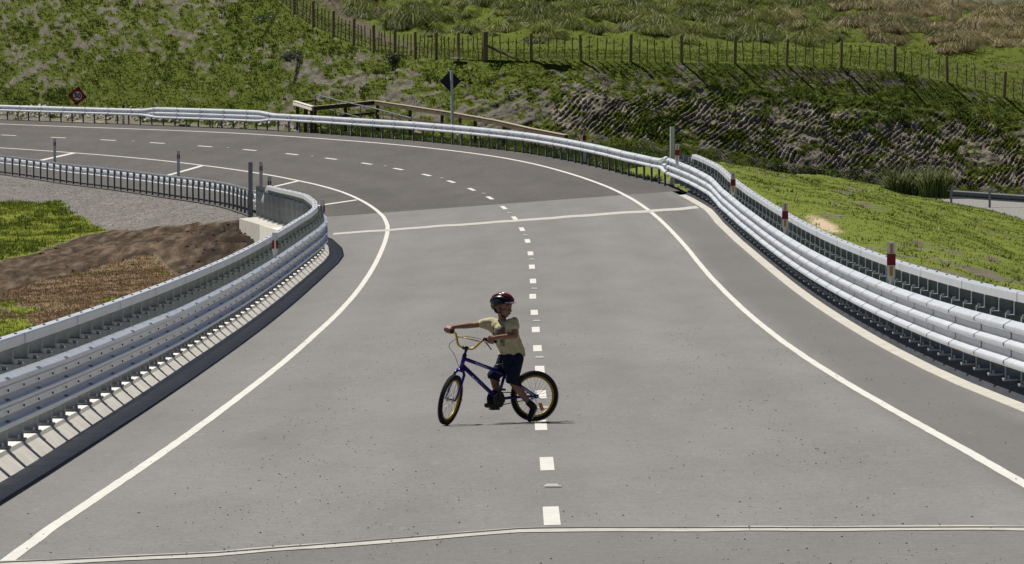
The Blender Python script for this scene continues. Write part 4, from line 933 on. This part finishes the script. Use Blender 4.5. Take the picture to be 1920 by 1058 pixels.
for s in (-1, 1):
    a, b = barpt(s*.187, .131, .012), barpt(s*.287, .1275, .040); GR[s] = (a, b)
    mb = MB(); mb.tube([a, b], .0165, 12); mb.tube([a, a+(b-a)*.03], .024, 12); mb.tube([b-(b-a)*.02, b+(b-a)*.02], .020, 12); mb.build('grip', m_black, barO, True)
mb = MB(); a = barpt(.168, .128, .010); mb.box(a, (.03, .03, .035), 0, SR.to_3x3()); l0 = barpt(.19, .115, -.02); l1 = barpt(.24, .095, -.045); l2 = barpt(.285, .06, -.04)
mb.tube([a, l0, l1, l2], [.008, .008, .006, .005], 8); mb.ball(l2, .009, 8); mb.build('brake_lever', m_blk2, barO, True)
mb = MB(); cp = [barpt(.18, .122, -.01), barpt(.08, .142, -.06), barpt(-.05, .13, -.12), barpt(-.15, .02, -.15), Vector((.865, .03, .70)), Vector((.835, .04, .58)), Vector((.79, .035, .53))]
mb.tube(smooth(cp, 3), .0028, 6); mb.build('brake_cable', m_blk2, bike, True)
# frame
BB = Vector((.398, 0, .236)); ST = Vector((.325, 0, .475)); STT = Vector((.30, 0, .55)); RH = Vector((0, 0, RW)); HB = Vector((.789, 0, .562)); HT = Vector((.754, 0, .682))
mb = MB(); mb.tube([HB-axd*.008, HT+axd*.006], .021, 12); mb.tube([HT-axd*.026, ST+Vector((-.02, 0, .012))], [.0195, .017], 12); mb.tube([HB+axd*.03, BB+Vector((.012, 0, .012))], [.023, .021], 12); mb.tube([BB, STT], .0155, 12); mb.tube([BB+Vector((0, -.036, 0)), BB+Vector((0, .036, 0))], .024, 12)
for s in (-1, 1):
    mb.tube([BB+Vector((-.03, s*.022, 0)), Vector((.26, s*.05, .25)), RH+Vector((0, s*.058, 0))], [.011, .011, .009], 8)
    mb.tube([ST+Vector((-.0, s*.016, -.02)), Vector((.25, s*.05, .43)), RH+Vector((.0, s*.058, .006))], [.009, .009, .008], 8); mb.box(RH+Vector((0, s*.058, 0)), (.045, .006, .04))
mb.add([HT+Vector((.0, -.004, -.03)), HT+Vector((.0, .004, -.03)), HB+Vector((-.05, -.004, -.01)), HB+Vector((-.05, .004, -.01)), HT+Vector((-.09, -.004, -.055)), HT+Vector((-.09, .004, -.055))], [(0, 1, 3, 2), (0, 2, 4), (1, 5, 3), (2, 3, 5, 4), (0, 4, 5, 1)]) if False else None
frm = mb.build('frame', m_frame, bike, True)
m_let = mat('decal_silver', (.52, .52, .56), .4)
def on_tube(a, b, t, r, s, size, shear=.3):
    d = (b-a).normalized(); p = a+(b-a)*t; nrm = Vector((0, 1, 0)); X_ = -d*-1.0
    X_ = d if d.x < 0 else -d; Zc = Vector((0, 1, 0)); Yc = Zc.cross(X_); rot = Matrix((X_, Yc, Zc)).transposed().to_4x4()
    o = text(s, size, m_let, frm, (0, 0, 0), shear=shear, ext=.0012, name='frame_lettering'); o.matrix_local = Matrix.Translation(p+Vector((0, r, 0))) @ rot; return o
on_tube(HT-axd*.026, ST, .40, .0195, 'Spitfire', .046)
mb = MB(); d = (BB-HB).normalized(); p = HB+(BB-HB)*.30; mb.box(p+Vector((0, .0225, .004)), (.012, .003, .028), 0, Matrix.Rotation(R_(25), 3, 'Y')); mb.box(p+Vector((-.03, .0225, -.028)), (.05, .003, .010), 0, Matrix.Rotation(R_(-38), 3, 'Y')); mb.build('frame_decal', m_let, frm)
mb = MB(); mb.sections([[BB+Vector((.098*math.cos(a), y, .098*math.sin(a))) for a in [2*math.pi*i/40 for i in range(40)]] for y in (-.058, -.052)])
mb.sections([[BB+Vector((.062*math.cos(a), y, .062*math.sin(a))) for a in [2*math.pi*i/40 for i in range(40)]] for y in (.042, .050)]); mb.build('chain_guard', m_blk2, bike)
ca = R_(-97); cr = MB(); pedp = {}
for s, a in ((-1, ca), (1, ca+math.pi)):
    e = BB+Vector((.105*math.cos(a), s*.075, .105*math.sin(a))); cr.tube([BB+Vector((0, s*.062, 0)), e], [.012, .010], 8); pedp[s] = e+Vector((0, s*.045, 0))
cr.tube([BB+Vector((0, -.07, 0)), BB+Vector((0, .07, 0))], .009, 8); crO = cr.build('crank', m_blk2, bike)
for s in (-1, 1):
    mb = MB(); mb.box(pedp[s], (.085, .07, .020)); mb.box(pedp[s]+Vector((.045, 0, 0)), (.012, .075, .014)); mb.build('pedal', m_blk2, crO)
mb = MB()
for z0, z1 in ((.07, .028), (-.07, -.028)): mb.tube([BB+Vector((0, -.046, z0)), RH+Vector((0, -.046, z1))], .005, 6)
mb.tube([RH+Vector((0, -.05, 0)), RH+Vector((0, -.042, 0))], .03, 14); mb.build('chain', m_blk2, bike)
mb = MB(); sd0 = STT+Vector((-.012, 0, .02)); mb.ball(sd0+Vector((-.045, 0, .012)), (.075, .065, .026), 12); mb.ball(sd0+Vector((.05, 0, .008)), (.085, .028, .022), 12); mb.tube([STT-Vector((0, 0, .05)), sd0], .0125, 8); mb.build('saddle', m_blk2, bike, True)

# ------------------------------------------------------------------ the child
kid = empty('person', mat=BMAT); tag(kid, 'child in pale yellow t-shirt, dark shorts and helmet astride the blue bicycle', 'person')
def remesh(mb, name, m, parent, vox, smooth_it=6, fac=.5):
    me = mb.mesh(name, m); o = bpy.data.objects.new(name, me); scene.collection.objects.link(o)
    r = o.modifiers.new('r', 'REMESH'); r.mode = 'VOXEL'; r.voxel_size = vox; r.use_smooth_shade = True
    s_ = o.modifiers.new('s', 'SMOOTH'); s_.iterations = smooth_it; s_.factor = fac
    bpy.context.view_layer.update(); ev = o.evaluated_get(bpy.context.evaluated_depsgraph_get()); me2 = bpy.data.meshes.new_from_object(ev)
    bpy.data.objects.remove(o); me2.name = name; me2.materials.clear(); me2.materials.append(m)
    me2.polygons.foreach_set('use_smooth', [True]*len(me2.polygons)); return link(bpy.data.objects.new(name, me2), parent)
def limb(mb, P, R, n=12):
    """chain of overlapping balls, tapering"""
    P = [Vector(p) for p in P]
    for (a, ra), (b, rb) in zip(zip(P[:-1], R[:-1]), zip(P[1:], R[1:])):
        L = (b-a).length; k = max(2, int(L/(min(ra, rb)*.45)))
        for i in range(k+1):
            t = i/k; mb.ball(a.lerp(b, t), ra+(rb-ra)*t, n)
skin = mat('skin', (.33,.18,.12), .55, 0, .35); k = NT(skin); skin.node_tree.nodes['Principled BSDF'].inputs['Subsurface Weight'].default_value = 0.0
k.color(k.ramp(k.noise(30, 3), [(.3, (.23, .115, .075)), (.7, (.30, .16, .11))]))
cloth_y = mat('shirt_yellow', (.62, .55, .27), .85, 0, .15); k = NT(cloth_y); f = k.noise(14, 4); k.color(k.ramp(f, [(.3, (.42, .385, .235)), (.7, (.53, .49, .31))])); k.bump(k.noise(9, 3), .35, .012)
denim = mat('shorts_navy', (.012, .016, .032), .9, 0, .1); k = NT(denim); k.color(k.ramp(k.noise(25, 4), [(.3, (.008, .011, .022)), (.7, (.02, .027, .05))])); k.bump(k.noise(10, 3), .4, .012)
shoe_m = mat('shoe_black', (.012, .012, .014), .5); white_m = mat('shoe_white', (.55, .55, .57), .5)
# joints
pel = loc(652, 555, .0); sp1 = loc(640, 450, .0); chest = loc(603, 330, .02); neck0 = loc(597, 262, .015)
shL = loc(672, 268, .125); shR = loc(515, 272, -.085); elL = loc(677, 364, .165); elR = loc(388, 292, -.15)
hpL = loc(672, 560, .07); hpR = loc(612, 560, -.065); knL = loc(657, 672, .105); knR = loc(528, 640, -.10); anL = loc(772, 822, .135); anR = Vector((pedp[-1].x-.055, pedp[-1].y-.0, pedp[-1].z+.085))
gL0, gL1 = GR[1]; gR0, gR1 = GR[-1]; hL = gL0.lerp(gL1, .45); hR = gR0.lerp(gR1, .5)
barL = (gL1-gL0).normalized(); barR = (gR1-gR0).normalized()
def wrist(el, h): return h+(el-h).normalized()*.062+Vector((0, 0, .022))
wrL, wrR = wrist(elL, hL), wrist(elR, hR)
# head frame
WL_ = lambda v: (BINV.to_3x3() @ Vector(v))
fwd = WL_((.80, -.60, -.06)).normalized(); upv_ = WL_((.03, .0, 1)).normalized(); sdv = upv_.cross(fwd).normalized(); upv_ = fwd.cross(sdv).normalized()
HM = Matrix((fwd, sdv, upv_)).transposed(); hc = loc(597, 163, .02)
hp = lambda f, s, u: hc+HM @ Vector((f, s, u))
body = MB()
limb(body, [pel, sp1, chest], [.070, .076, .090]); limb(body, [chest.lerp(shL, .25), shL], [.07, .043]); limb(body, [chest.lerp(shR, .25), shR], [.07, .043])
limb(body, [neck0+Vector((0, 0, -.03)), hp(-.02, 0, -.07)], [.042, .038])
for s, e, w_ in ((shL, elL, wrL), (shR, elR, wrR)): limb(body, [s, s.lerp(e, .5), e, e.lerp(w_, .35), w_], [.040, .035, .029, .029, .0195])
for h_, k_, a_ in ((hpL, knL, anL), (hpR, knR, anR)): limb(body, [h_, h_.lerp(k_, .5), k_, k_.lerp(a_, .33), a_], [.064, .056, .043, .044, .028])
body.ball(hp(-.012, 0, .015), (.093, .074, .088), 16, 0, HM); body.ball(hp(.022, 0, -.045), (.062, .058, .058), 14, 0, HM); body.ball(hp(.040, 0, -.082), (.030, .032, .022), 12, 0, HM)
for s in (-1, 1):
    body.ball(hp(.050, s*.034, -.038), (.030, .026, .028), 10, 0, HM); body.ball(hp(-.012, s*.074, -.022), (.018, .009, .026), 10, 0, HM)
limb(body, [hp(.082, 0, -.012), hp(.092, 0, -.030), hp(.097, 0, -.038)], [.008, .010, .012], 10); body.ball(hp(.076, 0, .018), (.016, .05, .010), 10, 0, HM)
body.ball(hp(.079, 0, -.064), (.010, .020, .006), 10, 0, HM); body.ball(hp(.076, 0, -.074), (.010, .016, .006), 10, 0, HM)
def hand(mb, wr, h, bar, side):
    """palm behind the grip, four fingers and a thumb closed round it"""
    r = .0165; axis = bar; to = (h-wr).normalized(); up = axis.cross(to).normalized()
    if up.z < 0: up = -up
    fr = up.cross(axis).normalized(); 
    if fr.dot(to) < 0: fr = -fr
    kn = [h+axis*o+up*(r+.012)+fr*.006 for o in (-.027, -.009, .009, .026)]
    for q in kn: limb(mb, [wr, q-fr*.030+up*.002, q], [.0165, .0125, .0105], 10)
    for q, ln in zip(kn, (.9, 1.0, .97, .82) if side > 0 else (.9, 1, .97, .82)):
        rr = r+.0085
        c = q-up*(r+.012)-fr*.006; P = [q]
        for a in (60, 20, -25, -70, -115):
            if a < -95 and ln < .9: continue
            P.append(c+fr*rr*math.cos(R_(a))*1.05+up*rr*math.sin(R_(a)))
        limb(mb, P, [.0095, .0092, .0088, .0083, .0078, .007][:len(P)], 8)
    b = wr.lerp(h, .35)-axis*.012; limb(mb, [b, h-fr*(r+.006)-axis*.034+up*.004, h-axis*.036-up*(r+.004)+fr*.0, h-axis*.022-up*(r+.007)+fr*.012], [.015, .011, .0095, .0078], 8)
hand(body, wrL, hL, barL, 1); hand(body, wrR, hR, barR, -1)
remesh(body, 'body', skin, kid, .0045, 3)
# shirt
sh = MB(); limb(sh, [loc(650, 520, .0), loc(648, 470, .0), loc(630, 415, .01), chest, chest.lerp(neck0, .30)], [.116, .112, .104, .108, .088], 16)
limb(sh, [loc(694, 520, .03), loc(690, 470, .02), loc(668, 400, .05), chest.lerp(shL, .6)], [.084, .082, .075, .072], 14); limb(sh, [loc(612, 515, -.03), loc(612, 455, -.03), loc(578, 390, -.03), chest.lerp(shR, .55)], [.078, .075, .07, .070], 14)
limb(sh, [neck0.lerp(shL, .48)+Vector((0, 0, -.030)), shL, shL.lerp(elL, .30)], [.046, .050, .054]); limb(sh, [neck0.lerp(shR, .48)+Vector((0, 0, -.03)), shR, shR.lerp(elR, .48)], [.055, .053, .050])
limb(sh, [shR.lerp(elR, .42)+Vector((0, 0, -.012)), shR+Vector((.0, 0, -.05)), chest.lerp(shR, .4)+Vector((0, 0, -.06))], [.040, .045, .06])
shirt = remesh(sh, 'shirt', cloth_y, kid, .007, 5)
def trim(o, p, no):
    """cut a garment off at its hem"""
    bm = bmesh.new(); bm.from_mesh(o.data); bmesh.ops.bisect_plane(bm, geom=bm.verts[:]+bm.edges[:]+bm.faces[:], plane_co=p, plane_no=no, clear_outer=True); bm.to_mesh(o.data); bm.free(); o.data.update()
trim(shirt, loc(650, 498, 0), Vector((.10, 0, -1)).normalized())
# wobble of cloth folds
me = shirt.data; nv = len(me.vertices); co = np.zeros(nv*3, np.float32); me.vertices.foreach_get('co', co); co = co.reshape(-1, 3); no = np.zeros(nv*3, np.float32); me.vertices.foreach_get('normal', no); no = no.reshape(-1, 3)
co += no*((fbm(co[:, 0]*9+co[:, 1]*7, co[:, 2]*14+co[:, 1]*5, 77, 3)-.5)*.018)[:, None]; me.vertices.foreach_set('co', co.reshape(-1)); me.update()
mb = MB(); ncv = [neck0+Vector((0, 0, -.002))+WL_((.060*math.cos(a)-.006, .056*math.sin(a), -.030*(math.sin(a) < 0)*abs(math.sin(a))-.008)) for a in [2*math.pi*i/24 for i in range(24)]]
mb.tube(ncv, .007, 8, 0, True); mb.build('collar', mat('collar_orange', (.60, .30, .04), .8), shirt, True)
# print on the chest, wrapped on the cloth
from mathutils.bvhtree import BVHTree
bvh = BVHTree.FromPolygons([tuple(c) for c in co], [tuple(p.vertices) for p in me.polygons]); vdir = WL_((0, 1, -.03)).normalized()
def decal(poly_px, name, m, n=14, lift=.0022):
    (x0, y0), (x1, y1) = poly_px; V = []; ok = []
    for j in range(n+1):
        for i in range(n+1):
            p = loc(x0+(x1-x0)*i/n+(y1-y0)*0, y0+(y1-y0)*j/n-(x0+(x1-x0)*i/n-x0)*.12, .5); hit = bvh.ray_cast(p, vdir)
            V.append(tuple(hit[0]-vdir*lift) if hit[0] is not None else None)
    mb = MB(); idx = {}
    for a, v in enumerate(V):
        if v is not None: idx[a] = len(mb.V); mb.V.append(v)
    for j in range(n):
        for i in range(n):
            q = [j*(n+1)+i, j*(n+1)+i+1, (j+1)*(n+1)+i+1, (j+1)*(n+1)+i]
            if all(a in idx for a in q): mb.F.append(tuple(idx[a] for a in q)); mb.M.append(0)
    if mb.F: mb.build(name, m, shirt, True)
prm = mat('print_grey', (.07, .065, .055), .85); k = NT(prm); k.color(k.ramp(k.noise(24, 1), [(.35, (.085, .08, .065)), (.55, (.15, .14, .10)), (.68, (.40, .36, .20))]))
decal(((527, 316), (608, 372)), 'shirt_print', prm); decal(((575, 395), (606, 442)), 'shirt_print', prm, 8)
# shorts
st = MB(); limb(st, [loc(655, 500, .0), pel], [.098, .098], 14); limb(st, [loc(640, 520, .05), loc(628, 575, .045)], [.07, .062], 12)
limb(st, [loc(685, 520, .055), hpL.lerp(knL, .3), hpL.lerp(knL, .62), knL+Vector((0, 0, .012)), knL+(anL-knL)*.22], [.080, .080, .073, .068, .062], 14)
limb(st, [loc(610, 515, -.045), hpR.lerp(knR, .3), hpR.lerp(knR, .65), knR+Vector((.0, 0, .010)), knR+(anR-knR)*.22], [.078, .076, .068, .062, .058], 14)
shorts = remesh(st, 'shorts', denim, kid, .007, 4); _a, _b = loc(655, 697, .1), loc(525, 664, -.1); _d = (_b-_a); trim(shorts, _a, Vector((_d.z, 0, -_d.x)).normalized()*(1 if _d.x > 0 else -1))
# shoes and socks
def shoe(ankle, heel, toe, name='shoe'):
    mb = MB(); limb(mb, [ankle, heel.lerp(ankle, .35)], [.036, .038]); limb(mb, [heel, heel.lerp(toe, .5), toe], [.034, .036, .030]); return remesh(mb, name, shoe_m, kid, .006, 4)
gz = 0.0; toeL = loc(778, 905, .15); toeL.z = .033; heelL = loc(806, 852, .14); so_ = shoe(anL, heelL, toeL)
mb = MB(); pq = heelL.lerp(toeL, .4)+Vector((-.03, .025, .012)); mb.tube([heelL+Vector((-.028, .022, -.01)), pq, toeL+Vector((-.018, .026, .01))], .008, 8); mb.build('stripe', white_m, so_, True)
ps = pedp[-1]; shoe(anR, ps+Vector((-.06, 0, .045)), ps+Vector((.085, 0, .042)))
mb = MB(); limb(mb, [anR.lerp(knR, .30), anR], [.036, .034]); remesh(mb, 'sock', shoe_m, kid, .006, 3)
# face
dk = mat('eye_dark', (.02, .015, .012), .2); lip = mat('lip', (.30, .10, .08), .5); ew = mat('eye_white', (.6, .58, .55), .3)
for s in (-1, 1):
    mb = MB(); mb.ball(hp(.0745, s*.030, -.008), (.008, .0125, .0075), 10, 0, HM); e = mb.build('eye', ew, kid, True)
    mb = MB(); mb.ball(hp(.080, s*.029, -.008), (.005, .0065, .0065), 8, 0, HM); mb.build('iris', dk, e, True)
    mb = MB(); limb(mb, [hp(.080, s*.018, .008), hp(.080, s*.032, .011), hp(.070, s*.045, .007)], [.003, .0035, .0025], 6); mb.build('eyebrow', mat('brow', (.09, .05, .03), .8), kid, True)
mb = MB(); limb(mb, [hp(.083, -.018, -.068), hp(.089, 0, -.069), hp(.083, .018, -.068)], [.0035, .005, .0035], 8); mb.build('lips', lip, kid, True)
# helmet
hm_k = mat('helmet_black', (.010, .010, .013), .3, 0, .4); hm_r = mat('helmet_maroon', (.13, .008, .022), .2, 0, .6); hm_w = mat('helmet_visor', (.55, .52, .56), .25, 0, .6)
he = MB(); n, r_ = 40, 14; rx, ry, rz = .128, .102, .105; cc = hp(-.015, 0, .022); tilt = Matrix.Rotation(R_(-7), 3, 'Y'); V = []; Fc = []; Mi = []
def hpos(th, ph, k=1.0):
    v = Vector((rx*math.sin(th)*math.cos(ph)*k, ry*math.sin(th)*math.sin(ph)*k, rz*math.cos(th)*k)); return cc+HM @ (tilt @ v)
for i in range(r_+1):
    for j in range(n):
        ph = 2*math.pi*j/n; end = R_(84)+R_(10)*abs(math.sin(ph))+R_(34)*max(0, -math.cos(ph))**1.2; th = end*i/r_; V.append(hpos(th, ph))
for i in range(r_):
    for j in range(n): Fc.append((i*n+j, (i+1)*n+j, (i+1)*n+(j+1) % n, i*n+(j+1) % n))
he.add(V, Fc, 0)
me = he.mesh('helmet', hm_k, True); hel = link(bpy.data.objects.new('helmet', me), kid); so2 = hel.modifiers.new('thick', 'SOLIDIFY'); so2.thickness = .02; so2.offset = -1
for a, w_ in ((-50, .011), (-25, .014), (0, .015), (25, .014), (50, .011)):
    mb = MB(); pts = []
    for i in range(25):
        q = -80+160*i/24; v = Vector((rx*1.02*math.sin(R_(q)), ry*1.02*math.sin(R_(a))*math.cos(R_(q))**.8, rz*1.02*math.cos(R_(q))**.8*math.cos(R_(a)))); pts.append(cc+HM @ (tilt @ v))
    mb.tube(pts, [w_*(.35+.65*math.sin(math.pi*i/24)) for i in range(25)], 8); mb.build('helmet_ridge', hm_r if abs(a) < 40 else hm_k, hel, True)
mb = MB()
A_ = [hpos(R_(79), R_(p), .98) for p in range(-48, 49, 8)]; B2 = [hpos(R_(81), R_(p), 1.0)+fwd*(.042*math.cos(R_(p*1.6)))+upv_*-.004 for p in range(-48, 49, 8)]; m_ = len(A_)
mb.add(A_+B2+[p-upv_*.004 for p in A_]+[p-upv_*.004 for p in B2], [(i, i+1, m_+i+1, m_+i) for i in range(m_-1)]+[(2*m_+i, 3*m_+i, 3*m_+i+1, 2*m_+i+1) for i in range(m_-1)]+[(m_+i, m_+i+1, 3*m_+i+1, 3*m_+i) for i in range(m_-1)])
mb.build('visor', hm_w, hel, True)
for s in (-1, 1):
    mb = MB(); mb.tube([hp(.03, s*.085, .0), hp(.02, s*.078, -.055), hp(.03, s*.045, -.098), hp(.036, 0, -.108)], .006, 6); mb.tube([hp(-.07, s*.07, -.03), hp(-.02, s*.08, -.06), hp(.02, s*.076, -.06)], .006, 6); mb.build('chin_strap', m_blk2, hel, True)
mb = MB(); mb.ball(hp(-.06, 0, -.04), (.035, .058, .04), 12, 0, HM); mb.build('hair', mat('hair_brown', (.035, .02, .012), .8), kid, True)
